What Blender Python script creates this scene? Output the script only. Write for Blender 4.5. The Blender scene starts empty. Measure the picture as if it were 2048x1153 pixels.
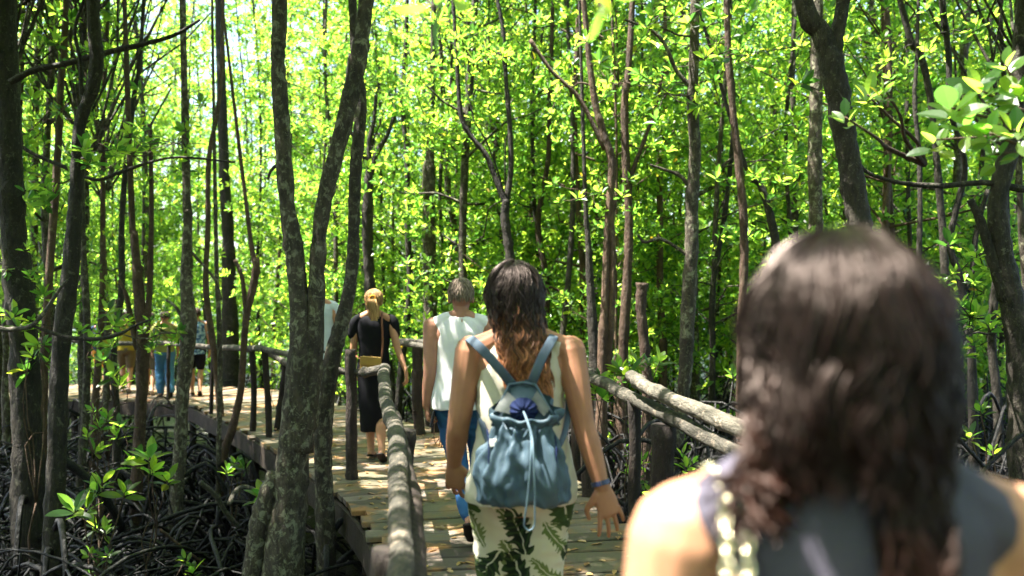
import bpy, math, random
import numpy as np
from mathutils import Vector, noise as mnoise

# ------------------------------------------------------------------ camera, sky, sun, exposure
F = 1707.0; CX = 1024.0; HY = 590.0; EYE = 1.59
scn = bpy.context.scene
COL = scn.collection
cam_d = bpy.data.cameras.new('camera'); cam = bpy.data.objects.new('camera', cam_d); COL.objects.link(cam)
cam.location = (0, 0, EYE); cam.rotation_euler = (math.radians(90), 0, 0)
cam_d.lens = F * 36 / 2048; cam_d.sensor_width = 36; cam_d.shift_y = (HY - 576.5) / 2048
cam_d.clip_start = 0.05; cam_d.clip_end = 500
cam_d.dof.use_dof = True; cam_d.dof.focus_distance = 5.2; cam_d.dof.aperture_fstop = 2.0
scn.camera = cam
SUN = np.array([-0.37, -0.02, 0.92]); SUN /= np.linalg.norm(SUN)
EL = math.asin(SUN[2]); AZ = math.atan2(SUN[0], SUN[1])
world = bpy.data.worlds.new("World"); scn.world = world; world.use_nodes = True
wn = world.node_tree; bg = wn.nodes['Background']
sky = wn.nodes.new('ShaderNodeTexSky'); sky.sky_type = 'NISHITA'; sky.sun_disc = False
sky.sun_elevation = EL; sky.sun_rotation = AZ; sky.dust_density = 2.5; sky.ozone_density = 0.6; sky.air_density = 1.0
wn.links.new(sky.outputs[0], bg.inputs[0]); bg.inputs[1].default_value = 0.09
sd = bpy.data.lights.new('sun', 'SUN'); sd.energy = 5.0; sd.angle = math.radians(0.5); sd.color = (1, 0.95, 0.86)
so = bpy.data.objects.new('sun', sd); COL.objects.link(so)
so.rotation_euler = Vector(SUN).to_track_quat('Z', 'Y').to_euler()
scn.view_settings.view_transform = 'Standard'; scn.view_settings.look = 'None'
scn.view_settings.exposure = 2.9; scn.view_settings.gamma = 1
scn.render.engine = 'CYCLES'
cy = scn.cycles
cy.max_bounces = 8; cy.diffuse_bounces = 5; cy.glossy_bounces = 2; cy.transmission_bounces = 3
cy.transparent_max_bounces = 4; cy.use_denoising = True; cy.caustics_reflective = False; cy.caustics_refractive = False
cy.sample_clamp_indirect = 6

R = np.random.default_rng(7); random.seed(7)
def P(x, y, Y): return np.array([(x - CX) * Y / F, Y, EYE + (HY - y) * Y / F])
def nrm(v):
    v = np.asarray(v, float); return v / (np.linalg.norm(v, axis=-1, keepdims=True) + 1e-12)

# ------------------------------------------------------------------ mesh builder
class MB:
    def __init__(s): s.V = []; s.Q = []; s.N = []; s.A = []; s.n = 0
    def add(s, v, q=None, polys=(), a=None):
        v = np.asarray(v, float).reshape(-1, 3); s.V.append(v)
        if q is not None and len(q): s.Q.append(np.asarray(q, int) + s.n)
        for p in polys: s.N.append([i + s.n for i in p])
        s.A.append(np.full(len(v), 0.0) if a is None else np.broadcast_to(np.asarray(a, float), (len(v),)))
        s.n += len(v)
    def mesh(s, name, smooth=True, attr=None):
        V = np.concatenate(s.V); me = bpy.data.meshes.new(name)
        Q = np.concatenate(s.Q) if s.Q else np.zeros((0, 4), int)
        loops = list(); tot = np.full(len(Q), 4); extra = [i for p in s.N for i in p]
        tot = np.concatenate([tot, np.array([len(p) for p in s.N], int)]) if s.N else tot
        L = np.concatenate([Q.ravel(), np.array(extra, int)]) if extra else Q.ravel()
        me.vertices.add(len(V)); me.vertices.foreach_set('co', V.ravel())
        me.loops.add(len(L)); me.loops.foreach_set('vertex_index', L.astype(np.int32))
        me.polygons.add(len(tot)); st = np.concatenate([[0], np.cumsum(tot)[:-1]])
        me.polygons.foreach_set('loop_start', st.astype(np.int32)); me.polygons.foreach_set('loop_total', tot.astype(np.int32))
        me.polygons.foreach_set('use_smooth', np.full(len(tot), smooth))
        me.update(calc_edges=True)
        if attr:
            at = me.attributes.new(attr, 'FLOAT', 'POINT'); at.data.foreach_set('value', np.concatenate(s.A).astype(np.float32))
        me.validate(); return me
    def build(s, name, mat=None, parent=None, smooth=True, attr=None):
        return obj(name, s.mesh(name, smooth, attr), mat, parent)

def obj(name, me, mat=None, parent=None):
    o = bpy.data.objects.new(name, me); COL.objects.link(o)
    if mat is not None: me.materials.clear(); me.materials.append(mat)
    if parent is not None: o.parent = parent
    return o
def thing(name, label, cat, loc=(0, 0, 0), rz=0, group=None, kind=None):
    o = bpy.data.objects.new(name, None); COL.objects.link(o); o.empty_display_size = .1
    o.location = loc; o.rotation_euler = (0, 0, rz); return tag(o, label, cat, group, kind)
def tag(o, label, cat, group=None, kind=None):
    if label: o['label'] = label
    if cat: o['category'] = cat
    if group: o['group'] = group
    if kind: o['kind'] = kind
    return o
def dup(root, loc, rz, sc=(1, 1, 1), label=None, group=None):
    r = root.copy(); COL.objects.link(r); r.location = loc; r.rotation_euler = (0, 0, rz); r.scale = sc
    if label: r['label'] = label
    if group: r['group'] = group
    for ch in list(root.children):
        c = ch.copy(); COL.objects.link(c); c.parent = r
        for g in list(ch.children):
            d = g.copy(); COL.objects.link(d); d.parent = c
    return r

def spline(p, n):
    p = np.asarray(p, float)
    if p.ndim == 1: p = p[:, None]
    q = np.vstack([2 * p[0] - p[1], p, 2 * p[-1] - p[-2]])
    t = np.linspace(0, len(p) - 1 - 1e-9, n); i = t.astype(int); f = (t - i)[:, None]
    a, b, c, d = q[i], q[i + 1], q[i + 2], q[i + 3]
    return .5 * ((2 * b) + (-a + c) * f + (2 * a - 5 * b + 4 * c - d) * f ** 2 + (-a + 3 * b - 3 * c + d) * f ** 3)

def tube(mb, pts, r, k=8, side=None, rb=None, caps=True, rough=0, a=None, ph=0.0):
    """pts (N,3), r scalar/array; side fixes the frame so r is along side, rb across it"""
    pts = np.asarray(pts, float); n = len(pts)
    r = np.broadcast_to(np.asarray(r, float), (n,)); rb_ = r if rb is None else np.broadcast_to(np.asarray(rb, float), (n,))
    T = nrm(np.gradient(pts, axis=0))
    U = np.zeros((n, 3))
    if side is not None:
        s = np.broadcast_to(np.asarray(side, float), (n, 3)); U = nrm(s - T * (s * T).sum(1, keepdims=True))
    else:
        u = np.cross(T[0], [0, 0, 1.0]);
        if np.linalg.norm(u) < .1: u = np.cross(T[0], [1.0, 0, 0])
        u = nrm(u)
        for i in range(n):
            u = nrm(u - T[i] * np.dot(u, T[i])); U[i] = u
    W = np.cross(T, U)
    an = np.linspace(0, 2 * np.pi, k, endpoint=False) + ph
    rr = np.ones((n, k))
    if rough:
        rr += rough * R.normal(0, 1, (n, k)); rr += rough * .8 * R.normal(0, 1, (n, 1))
    v = pts[:, None] + (r[:, None] * rr * np.cos(an))[..., None] * U[:, None] + (rb_[:, None] * rr * np.sin(an))[..., None] * W[:, None]
    i = np.arange(n - 1)[:, None] * k; j = np.arange(k)[None]; j2 = (j + 1) % k
    q = np.stack([i + j, i + j2, i + k + j2, i + k + j], -1).reshape(-1, 4)
    polys = [list(range(k))[::-1], [(n - 1) * k + x for x in range(k)]] if caps else ()
    if a is not None: a = np.repeat(np.broadcast_to(a, (n,)), k)
    mb.add(v, q, polys, a)

def rtube(mb, pts, r, k=12, n=None, side=None, rb=None, res=None):
    """smooth limb with rounded ends"""
    pts = np.asarray(pts, float); r = np.broadcast_to(np.asarray(r, float), (len(pts),))
    rb = r if rb is None else np.broadcast_to(np.asarray(rb, float), (len(pts),))
    n = n or 6 * len(pts)
    S = spline(np.column_stack([pts, r, rb]), n); p, a, b = S[:, :3], np.maximum(S[:, 3], .001), np.maximum(S[:, 4], .001)
    d0 = nrm(p[0] - p[1]); d1 = nrm(p[-1] - p[-2]); ca = [(.0, 1.), (.5, .866), (.87, .5), (.99, .12)]
    h0 = min(a[0], b[0]); h1 = min(a[-1], b[-1])
    pp = [p[0] + d0 * h0 * s for s, c in ca[:0:-1]] + list(p) + [p[-1] + d1 * h1 * s for s, c in ca[1:]]
    aa = [a[0] * c for s, c in ca[:0:-1]] + list(a) + [a[-1] * c for s, c in ca[1:]]
    bb = [b[0] * c for s, c in ca[:0:-1]] + list(b) + [b[-1] * c for s, c in ca[1:]]
    tube(mb, pp, aa, k, side=side, rb=bb)

def ellip(mb, c, r, nu=10, nv=14):
    c = np.asarray(c, float); t = np.linspace(-1, 1, nu)
    z = np.sin(t * np.pi / 2 * .98); q = np.cos(t * np.pi / 2 * .98)
    pts = c + np.column_stack([0 * z, 0 * z, z * r[2]])
    tube(mb, pts, q * r[0], nv, side=(1, 0, 0), rb=q * r[1])

def rings(mb, rg, k=28, n=None, sq=2.0):
    """horizontal rings (cx,cy,z,rx,ry), smooth interpolation, superellipse"""
    S = spline(np.array(rg, float), n or len(rg) * 4); an = np.linspace(0, 2 * np.pi, k, endpoint=False)
    c, s = np.cos(an), np.sin(an); e = 2 / sq
    ux = np.sign(c) * np.abs(c) ** e; uy = np.sign(s) * np.abs(s) ** e
    v = np.zeros((len(S), k, 3)); v[..., 0] = S[:, 0:1] + S[:, 3:4] * ux; v[..., 1] = S[:, 1:2] + S[:, 4:5] * uy; v[..., 2] = S[:, 2:3]
    i = np.arange(len(S) - 1)[:, None] * k; j = np.arange(k)[None]; j2 = (j + 1) % k
    q = np.stack([i + j, i + j2, i + k + j2, i + k + j], -1).reshape(-1, 4)
    mb.add(v, q, [list(range(k))[::-1], [(len(S) - 1) * k + x for x in range(k)]])

def box(mb, c, X, Y, Z, bev=0):
    """box from centre and half vectors"""
    c, X, Y, Z = [np.asarray(t, float) for t in (c, X, Y, Z)]
    s = [(-1, -1, -1), (1, -1, -1), (1, 1, -1), (-1, 1, -1), (-1, -1, 1), (1, -1, 1), (1, 1, 1), (-1, 1, 1)]
    mb.add([c + a * X + b * Y + d * Z for a, b, d in s], [(0, 3, 2, 1), (4, 5, 6, 7), (0, 1, 5, 4), (1, 2, 6, 5), (2, 3, 7, 6), (3, 0, 4, 7)])

def fuse(mb, vox, smooth=3, wr=0, wsc=(9, 9, 5), seed=0):
    """voxel-fuse overlapping closed forms into ONE continuous surface"""
    me = mb.mesh('tmp'); o = bpy.data.objects.new('tmp', me); COL.objects.link(o)
    m = o.modifiers.new('r', 'REMESH'); m.mode = 'VOXEL'; m.voxel_size = vox; m.use_smooth_shade = True
    if smooth: s = o.modifiers.new('s', 'SMOOTH'); s.iterations = smooth; s.factor = .5
    dg = bpy.context.evaluated_depsgraph_get(); dg.update()
    out = bpy.data.meshes.new_from_object(o.evaluated_get(dg))
    bpy.data.objects.remove(o); bpy.data.meshes.remove(me)
    n = len(out.vertices)
    if wr:
        co = np.zeros(n * 3); out.vertices.foreach_get('co', co); co = co.reshape(-1, 3)
        no = np.zeros(n * 3); out.vertices.foreach_get('normal', no); no = no.reshape(-1, 3)
        d = np.array([mnoise.noise((x * wsc[0] + seed, y * wsc[1], z * wsc[2])) - .9 * abs(mnoise.noise((x * wsc[0] * 1.9 + z * 7, y * wsc[1] * 2, z * wsc[2] * 2.2 + seed))) for x, y, z in co])
        co += no * (d * wr)[:, None]; out.vertices.foreach_set('co', co.ravel()); out.update()
    out.polygons.foreach_set('use_smooth', np.ones(len(out.polygons), bool)); return out

# ------------------------------------------------------------------ materials
def mat(name, base=(.5, .5, .5), rough=.6, spec=.5):
    m = bpy.data.materials.new(name); m.use_nodes = True; b = m.node_tree.nodes['Principled BSDF']
    b.inputs['Base Color'].default_value = (*base, 1); b.inputs['Roughness'].default_value = rough
    b.inputs['Specular IOR Level'].default_value = spec
    return m, m.node_tree, b
def nd(nt, t, **kw):
    n = nt.nodes.new('ShaderNode' + t)
    for k, v in kw.items():
        if hasattr(n, k): setattr(n, k, v)
        else: n.inputs[k.replace('_', ' ')].default_value = v
    return n
def ramp(nt, src, stops, interp='LINEAR'):
    r = nt.nodes.new('ShaderNodeValToRGB'); r.color_ramp.interpolation = interp; e = r.color_ramp.elements
    while len(e) < len(stops): e.new(.5)
    for i, (p, c) in enumerate(stops): e[i].position = p; e[i].color = (*c, 1) if len(c) == 3 else c
    nt.links.new(src, r.inputs[0]); return r.outputs[0]
def coords(nt, scale=(1, 1, 1), kind='Object'):
    tc = nt.nodes.new('ShaderNodeTexCoord'); mp = nt.nodes.new('ShaderNodeMapping'); mp.inputs['Scale'].default_value = scale
    nt.links.new(tc.outputs[kind], mp.inputs[0]); return mp.outputs[0]
def noise(nt, vec, sc, det=4, rough=.6, dist=0):
    n = nd(nt, 'TexNoise', Scale=sc, Detail=det, Roughness=rough, Distortion=dist); nt.links.new(vec, n.inputs['Vector']); return n.outputs[0]
def mix(nt, f, a, b, mode='MIX'):
    m = nt.nodes.new('ShaderNodeMix'); m.data_type = 'RGBA'; m.blend_type = mode
    for s, v in ((m.inputs[0], f), (m.inputs[6], a), (m.inputs[7], b)):
        if hasattr(v, 'links') or hasattr(v, 'is_linked'): nt.links.new(v, s)
        else: s.default_value = v if isinstance(v, (int, float)) else (*v, 1)
    return m.outputs[2]
def bump(nt, b, h, st=.5, dist=.01):
    n = nd(nt, 'Bump', Strength=st, Distance=dist); nt.links.new(h, n.inputs['Height']); nt.links.new(n.outputs[0], b.inputs['Normal'])

def bark(name, dark, mid, pale, pamt=.55, bs=1.0, st=(1, 1, .35)):
    m, nt, b = mat(name, rough=.75, spec=.3)
    v = coords(nt, st); n1 = noise(nt, v, 26, 5, .7); v2 = coords(nt, (1, 1, .8)); n2 = noise(nt, v2, 17, 6, .72, .5)
    oi = nd(nt, 'ObjectInfo')
    c = ramp(nt, n1, [(.3, dark), (.62, mid)])
    f = ramp(nt, n2, [(pamt, (0, 0, 0)), (pamt + .08, (1, 1, 1))])
    c = mix(nt, f, c, pale); n3 = noise(nt, coords(nt), 55, 3, .7); c = mix(nt, ramp(nt, n3, [(.60, (0, 0, 0)), (.68, (.7, .7, .7))]), c, pale)
    c = mix(nt, ramp(nt, noise(nt, v2, 4, 3), [(.35, (.6, .6, .6)), (.5, (0, 0, 0))]), c, dark)
    hv = nd(nt, 'HueSaturation'); mr = nd(nt, 'MapRange'); mr.inputs[3].default_value = .65; mr.inputs[4].default_value = 1.3
    nt.links.new(oi.outputs['Random'], mr.inputs[0]); nt.links.new(mr.outputs[0], hv.inputs['Value']); nt.links.new(c, hv.inputs['Color'])
    nt.links.new(hv.outputs[0], b.inputs['Base Color']); bump(nt, b, n1, 1.0, .03 * bs); return m
M = {}
M['bark'] = bark('bark_lichen', (.018, .014, .010), (.085, .066, .047), (.22, .21, .14), .52, 1.4)
M['bark_dark'] = bark('bark_dark', (.009, .0075, .006), (.042, .034, .026), (.12, .11, .08), .58, 1.4)
M['bark_brown'] = bark('bark_brown', (.030, .018, .012), (.11, .065, .042), (.19, .16, .10), .60, 1.3)
M['log'] = bark('log_bark', (.03, .027, .02), (.095, .085, .066), (.24, .19, .14), .56, 1.3, (1, .25, 1))
M['log_dark'] = bark('post_bark', (.010, .007, .006), (.036, .025, .019), (.09, .075, .055), .66)
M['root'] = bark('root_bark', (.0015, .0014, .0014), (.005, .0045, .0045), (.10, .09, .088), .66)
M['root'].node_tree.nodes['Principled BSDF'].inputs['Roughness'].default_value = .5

def leafmat(name, cols, tcols, rough=.38, tf=.45):
    m, nt, b = mat(name, rough=rough, spec=.9)
    g = nd(nt, 'NewGeometry'); oi = nd(nt, 'ObjectInfo'); a = nd(nt, 'Math', operation='ADD'); fr = nd(nt, 'Math', operation='FRACT')
    nt.links.new(g.outputs['Random Per Island'], a.inputs[0]); nt.links.new(oi.outputs['Random'], a.inputs[1]); nt.links.new(a.outputs[0], fr.inputs[0])
    nt.links.new(ramp(nt, fr.outputs[0], cols), b.inputs['Base Color'])
    t = nd(nt, 'BsdfTranslucent'); nt.links.new(ramp(nt, fr.outputs[0], tcols), t.inputs[0])
    mx = nd(nt, 'MixShader'); mx.inputs[0].default_value = tf
    nt.links.new(b.outputs[0], mx.inputs[1]); nt.links.new(t.outputs[0], mx.inputs[2]); nt.links.new(mx.outputs[0], nt.nodes['Material Output'].inputs[0])
    return m
LC = [(0, (.015, .045, .014)), (.2, (.035, .085, .022)), (.55, (.06, .13, .022)), (.85, (.085, .16, .02)), (.994, (.12, .18, .02)), (1, (.40, .22, .03))]
LT = [(0, (.07, .19, .03)), (.25, (.15, .38, .04)), (.5, (.33, .58, .06)), (.9, (.54, .78, .07)), (.994, (.6, .78, .05)), (1, (.75, .45, .04))]
M['leaf'] = leafmat('mangrove_leaf', LC, LT, .36, .70)

def cloth(name, base, rough=.85, var=.12, sc=40, bs=.3):
    m, nt, b = mat(name, base, rough, .25 if max(base) > .05 else .08); v = coords(nt); n = noise(nt, v, sc, 3); n2 = noise(nt, v, 5, 3)
    lo = tuple(x * (1 - var) for x in base); hi = tuple(min(1, x * (1 + var)) for x in base)
    nt.links.new(ramp(nt, n2, [(.3, lo), (.7, hi)]), b.inputs['Base Color']); bump(nt, b, n, bs, .003)
    return m
def skinmat(name, base):
    m, nt, b = mat(name, base, .58, .3); n = noise(nt, coords(nt), 14, 3)
    nt.links.new(ramp(nt, n, [(.3, tuple(x * .88 for x in base)), (.7, tuple(min(1, x * 1.08) for x in base))]), b.inputs['Base Color'])
    b.inputs['Subsurface Weight'].default_value = .12; b.inputs['Subsurface Radius'].default_value = (.02, .008, .004)
    bump(nt, b, noise(nt, coords(nt), 220, 2), .12, .001); return m
M['skin_a'] = skinmat('skin_tan', (.40, .20, .115)); M['skin_b'] = skinmat('skin_warm', (.31, .145, .082)); M['skin_c'] = skinmat('skin_light', (.34, .160, .105))
M['white_top'] = cloth('white_blouse_cloth', (.64, .61, .62)); M['cream_top'] = cloth('cream_cloth', (.50, .45, .36))
M['slate_top'] = cloth('slate_cloth', (.066, .060, .082), sc=90, bs=.6); M['black'] = cloth('black_cloth', (.008, .008, .010))
M['jeans'] = cloth('blue_denim', (.024, .085, .21)); M['pale_shirt'] = cloth('pale_shirt_cloth', (.45, .50, .53)); M['dark_trousers'] = cloth('dark_trousers_cloth', (.02, .02, .025))
M['yellow'] = cloth('yellow_cloth', (.28, .22, .02)); M['olive'] = cloth('olive_cloth', (.20, .20, .05)); M['navy'] = cloth('navy_cloth', (.01, .02, .06)); M['orange'] = cloth('orange_cloth', (.50, .22, .02))
M['far_jeans'] = cloth('washed_denim', (.06, .17, .30)); M['khaki'] = cloth('khaki_cloth', (.12, .09, .05))
M['bag_yellow'] = cloth('tan_leather', (.34, .20, .05), .5); M['strap_brown'] = cloth('brown_leather', (.16, .06, .03), .5)
M['shoe'] = cloth('dark_sandal', (.02, .016, .014), .5); M['sole'] = cloth('pale_sole', (.4, .36, .3))
m, nt, b = mat('blue_patterned_shirt', rough=.85); c = ramp(nt, noise(nt, coords(nt), 22, 2), [(.42, (.03, .07, .16)), (.55, (.16, .28, .42)), (.66, (.4, .45, .5))]); nt.links.new(c, b.inputs[0]); M['pattern'] = m
m, nt, b = mat('bag_canvas', rough=.6, spec=.35); v = coords(nt); c = ramp(nt, noise(nt, v, 6, 4), [(.3, (.026, .052, .074)), (.7, (.055, .090, .118))]); nt.links.new(c, b.inputs[0]); bump(nt, b, noise(nt, v, 200, 2), .25, .002); M['canvas'] = m
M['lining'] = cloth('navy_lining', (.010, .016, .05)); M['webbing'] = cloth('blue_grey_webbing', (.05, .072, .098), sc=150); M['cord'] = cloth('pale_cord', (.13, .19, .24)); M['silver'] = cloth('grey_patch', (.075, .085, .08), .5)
m, nt, b = mat('gold', (.80, .72, .50), .25); b.inputs['Metallic'].default_value = 1; M['gold'] = m
M['phone'] = mat('black_plastic', (.01, .01, .012), .3)[0]; M['watch'] = mat('watch_band', (.03, .04, .10), .35)[0]; M['eye'] = mat('eye_white', (.7, .68, .65), .2)[0]; M['lip'] = mat('lips', (.4, .12, .1), .5)[0]; M['pale_tag'] = cloth('pale_tag', (.6, .6, .58)); M['dark_tag'] = cloth('dark_tag', (.02, .025, .05))

def hairmat(name, root, tip, st=.35, en=.75, rough=.35, spec=.38):
    m, nt, b = mat(name, rough=rough, spec=spec); b.inputs['Specular Tint'].default_value = (1, .78, .68, 1); at = nd(nt, 'Attribute', attribute_name='tip'); g = nd(nt, 'NewGeometry')
    c = ramp(nt, at.outputs['Fac'], [(st, root), (en, tip)])
    hv = nd(nt, 'HueSaturation'); mr = nd(nt, 'MapRange'); mr.inputs[3].default_value = .35; mr.inputs[4].default_value = 2.2  # wide value spread puts brown sun glints into the strand colour
    nt.links.new(g.outputs['Random Per Island'], mr.inputs[0]); nt.links.new(mr.outputs[0], hv.inputs['Value']); nt.links.new(c, hv.inputs['Color']); nt.links.new(hv.outputs[0], b.inputs[0])
    return m
M['hair_a'] = hairmat('dark_curly_hair', (.0038, .0019, .0016), (.014, .005, .0032), .3, 1, .34, .32)
M['hair_b'] = hairmat('brown_auburn_hair', (.007, .005, .0045), (.24, .095, .038), .38, .85, .45)
M['hair_c'] = hairmat('short_grey_hair', (.14, .11, .085), (.17, .13, .10), 0, 1, .6)
M['hair_d'] = hairmat('blonde_hair', (.30, .19, .08), (.22, .12, .05), .2, .9, .5)
M['hair_dark'] = hairmat('dark_hair', (.02, .015, .012), (.04, .025, .02), .2, .9, .6)

# planks
m, nt, b = mat('weathered_plank', rough=.7, spec=.35)
g = nd(nt, 'NewGeometry'); v = coords(nt); n1 = noise(nt, v, 3.2, 5, .65, .5); n2 = noise(nt, v, 45, 4, .7); n3 = noise(nt, v, 1.1, 3, .5)
c = ramp(nt, g.outputs['Random Per Island'], [(0, (.055, .042, .033)), (.5, (.115, .092, .073)), (1, (.19, .155, .125))])
c = mix(nt, ramp(nt, n1, [(.5, (0, 0, 0)), (.62, (1, 1, 1))]), c, (.30, .15, .06))
c = mix(nt, ramp(nt, n3, [(.44, (0, 0, 0)), (.58, (.6, .6, .6))]), c, (.085, .085, .040))
c = mix(nt, .35, c, ramp(nt, n2, [(.3, (.35, .3, .25)), (.65, (1, 1, 1))]), 'MULTIPLY')
nt.links.new(c, b.inputs[0]); bump(nt, b, n2, .5, .006); M['plank'] = m
M['beam'] = bark('beam_wood', (.012, .009, .007), (.045, .03, .02), (.08, .065, .045), .66)
m, nt, b = mat('mud', rough=.35, spec=.5); v = coords(nt); c = ramp(nt, noise(nt, v, 2.5, 6), [(.35, (.004, .0035, .003)), (.7, (.014, .011, .009))]); nt.links.new(c, b.inputs[0]); bump(nt, b, noise(nt, v, 9, 6), 1, .06); M['mud'] = m
M['litter'] = leafmat('fallen_leaf', [(0, (.25, .12, .05)), (1, (.42, .26, .1))], [(0, (.2, .1, .03)), (1, (.3, .2, .05))], .4, .2)
# palm-leaf print: leaves laid out cell by cell, each turned its own way
m, nt, b = mat('leaf_print_cloth', rough=.8, spec=.2)
def mth(op, x, y=None, z=None):
    n = nd(nt, 'Math', operation=op)
    for i, q in enumerate((x, y, z)):
        if q is None: continue
        if isinstance(q, (int, float)): n.inputs[i].default_value = q
        else: nt.links.new(q, n.inputs[i])
    return n.outputs[0]
tc = nd(nt, 'TexCoord'); sp = nd(nt, 'SeparateXYZ'); nt.links.new(tc.outputs['Object'], sp.inputs[0])
def leaflayer(sc, off, ln, wd, k):
    cb = nd(nt, 'CombineXYZ'); nt.links.new(mth('MULTIPLY_ADD', sp.outputs[0], sc, off), cb.inputs[0]); nt.links.new(mth('MULTIPLY_ADD', sp.outputs[2], sc, off * 1.7), cb.inputs[1])
    nz = nd(nt, 'TexNoise', Scale=2.5, Detail=1); nt.links.new(cb.outputs[0], nz.inputs[0]); wv = nd(nt, 'VectorMath', operation='MULTIPLY_ADD'); wv.inputs[1].default_value = (.35, .35, 0); nt.links.new(nz.outputs['Color'], wv.inputs[0]); nt.links.new(cb.outputs[0], wv.inputs[2])
    vo = nd(nt, 'TexVoronoi', voronoi_dimensions='2D', Scale=1.0, Randomness=.75); nt.links.new(wv.outputs[0], vo.inputs['Vector'])
    df = nd(nt, 'VectorMath', operation='SUBTRACT'); nt.links.new(wv.outputs[0], df.inputs[0]); nt.links.new(vo.outputs['Position'], df.inputs[1]); s2 = nd(nt, 'SeparateXYZ'); nt.links.new(df.outputs[0], s2.inputs[0])
    sc_ = nd(nt, 'SeparateColor'); nt.links.new(vo.outputs['Color'], sc_.inputs[0]); an = mth('MULTIPLY', sc_.outputs[0], 6.283); c_, s_ = mth('COSINE', an), mth('SINE', an)
    u = mth('ADD', mth('MULTIPLY', s2.outputs[0], c_), mth('MULTIPLY', s2.outputs[1], s_)); v = mth('ABSOLUTE', mth('SUBTRACT', mth('MULTIPLY', s2.outputs[1], c_), mth('MULTIPLY', s2.outputs[0], s_)))
    env = mth('MULTIPLY', mth('SUBTRACT', 1.0, mth('POWER', mth('ABSOLUTE', mth('DIVIDE', u, ln)), 2.0)), wd)
    fr = mth('SINE', mth('ADD', mth('MULTIPLY', u, k), mth('MULTIPLY', v, -k * .8))); body = mth('LESS_THAN', v, mth('MULTIPLY', env, mth('MULTIPLY_ADD', fr, .22, .78)))
    rib = mth('GREATER_THAN', v, .018); return mth('MULTIPLY', body, rib), sc_.outputs[1], fr
l1, r1, f1 = leaflayer(6.2, 3.1, .72, .34, 30); l2, r2, f2 = leaflayer(8.3, 9.4, .8, .24, 42)
c = mix(nt, l2, (.53, .50, .40), ramp(nt, r2, [(0, (.10, .15, .045)), (.5, (.16, .19, .07)), (1, (.05, .09, .03))]))
c = mix(nt, l1, c, mix(nt, ramp(nt, f1, [(0, (0, 0, 0)), (1, (.5, .5, .5))]), ramp(nt, r1, [(0, (.008, .014, .010)), (.45, (.015, .035, .014)), (.8, (.05, .08, .02))]), (.045, .09, .025)))
nt.links.new(c, b.inputs[0]); M['print'] = m

# ------------------------------------------------------------------ ground, boardwalk
def gz(x, y): return -1.15 + .12 * mnoise.noise((x * .5, y * .5, 1)) + .06 * mnoise.noise((x * 2, y * 2, 5))
mb = MB(); gx = np.concatenate([np.linspace(-140, -22, 8), np.linspace(-20, 20, 90), np.linspace(22, 140, 8)]); gy = np.concatenate([np.linspace(-60, -6, 6), np.linspace(-5, 34, 90), np.linspace(36, 200, 10)])
V = [(x, y, gz(x, y)) for y in gy for x in gx]; nx = len(gx)
mb.add(V, [(j * nx + i, j * nx + i + 1, (j + 1) * nx + i + 1, (j + 1) * nx + i) for j in range(len(gy) - 1) for i in range(nx - 1)])
tag(mb.build('mud_ground', M['mud']), None, None, kind='structure')

def dz(y): t = min(1, max(0, (y - 9) / 5)); return -.2 * t * t * (3 - 2 * t)
CLP = np.array([(1.0, -5, .9), (.75, -2, .85), (.5, 1, .82), (.32, 3.2, .8), (.04, 5.2, .8), (-.45, 7.15, .97), (-1.75, 9.6, .97), (-3.3, 12.6, 1.0), (-4.9, 15.1, 1.05), (-7.6, 15.9, 1.05), (-11.5, 16.4, 1.05), (-18, 17.2, 1.05)])
cl = spline(CLP, 400); seg = np.linalg.norm(np.diff(cl[:, :2], axis=0), axis=1); S = np.concatenate([[0], np.cumsum(seg)])
def at(s): return np.array([np.interp(s, S, cl[:, i]) for i in range(3)])
def frame(s):
    p = at(s); q = at(s + .4); q0 = at(s - .4); t = nrm((q - q0)[:2]); return p, t, np.array([t[1], -t[0]])
def edge(s, side, off=0, z=0):
    p, t, n = frame(s); e = p[:2] + n * side * (p[2] + off); return np.array([e[0], e[1], dz(e[1]) + z])
bw = thing('boardwalk', None, None, kind='structure')
mb = MB(); s = .3; W = .2
while s < S[-1] - .3:
    w = R.uniform(.17, .21); p, t, n = frame(s + w / 2); t3 = np.array([t[0], t[1], 0]); n3 = np.array([n[0], n[1], 0])
    a = R.normal(0, .012); n3 = nrm(n3 + t3 * a); t3 = np.array([-n3[1], n3[0], 0])
    hw = p[2] + R.normal(.02, .03); zc = dz(p[1]) - .02 + R.normal(0, .003); cx = p[0] + R.normal(0, .02)
    tl = n3 + np.array([0, 0, R.normal(0, .004)])
    k = 7; us = np.linspace(-1, 1, k); v = []
    jag = R.normal(0, .004, (k, 2))
    for i, u in enumerate(us):
        c0 = np.array([cx, p[1], zc]) + tl * u * hw; hwid = w / 2 - .009
        for (sy, zz) in ((-1, -.018), (-1, .014), (-.93, .02), (.93, .02), (1, .014), (1, -.018)):
            v.append(c0 + t3 * (sy * hwid + jag[i, 0 if sy < 0 else 1]) + np.array([0, 0, zz + R.normal(0, .0008)]))
    q = [(i * 6 + j, (i + 1) * 6 + j, (i + 1) * 6 + (j + 1) % 6, i * 6 + (j + 1) % 6) for i in range(k - 1) for j in range(6)]
    mb.add(v, q, [[0, 1, 2, 3, 4, 5], [(k - 1) * 6 + x for x in (5, 4, 3, 2, 1, 0)]]); s += w
mb.build('deck', M['plank'], bw, smooth=False)
mb = MB()
for side in (-1, 1):
    pts = [edge(x, side, -.12, -.125) for x in np.arange(.3, S[-1] - .3, .5)]
    tube(mb, pts, .05, 4, side=(0, 0, 1), rb=.045, ph=math.pi / 4)
mb.build('beam', M['beam'], bw, smooth=False)
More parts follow.
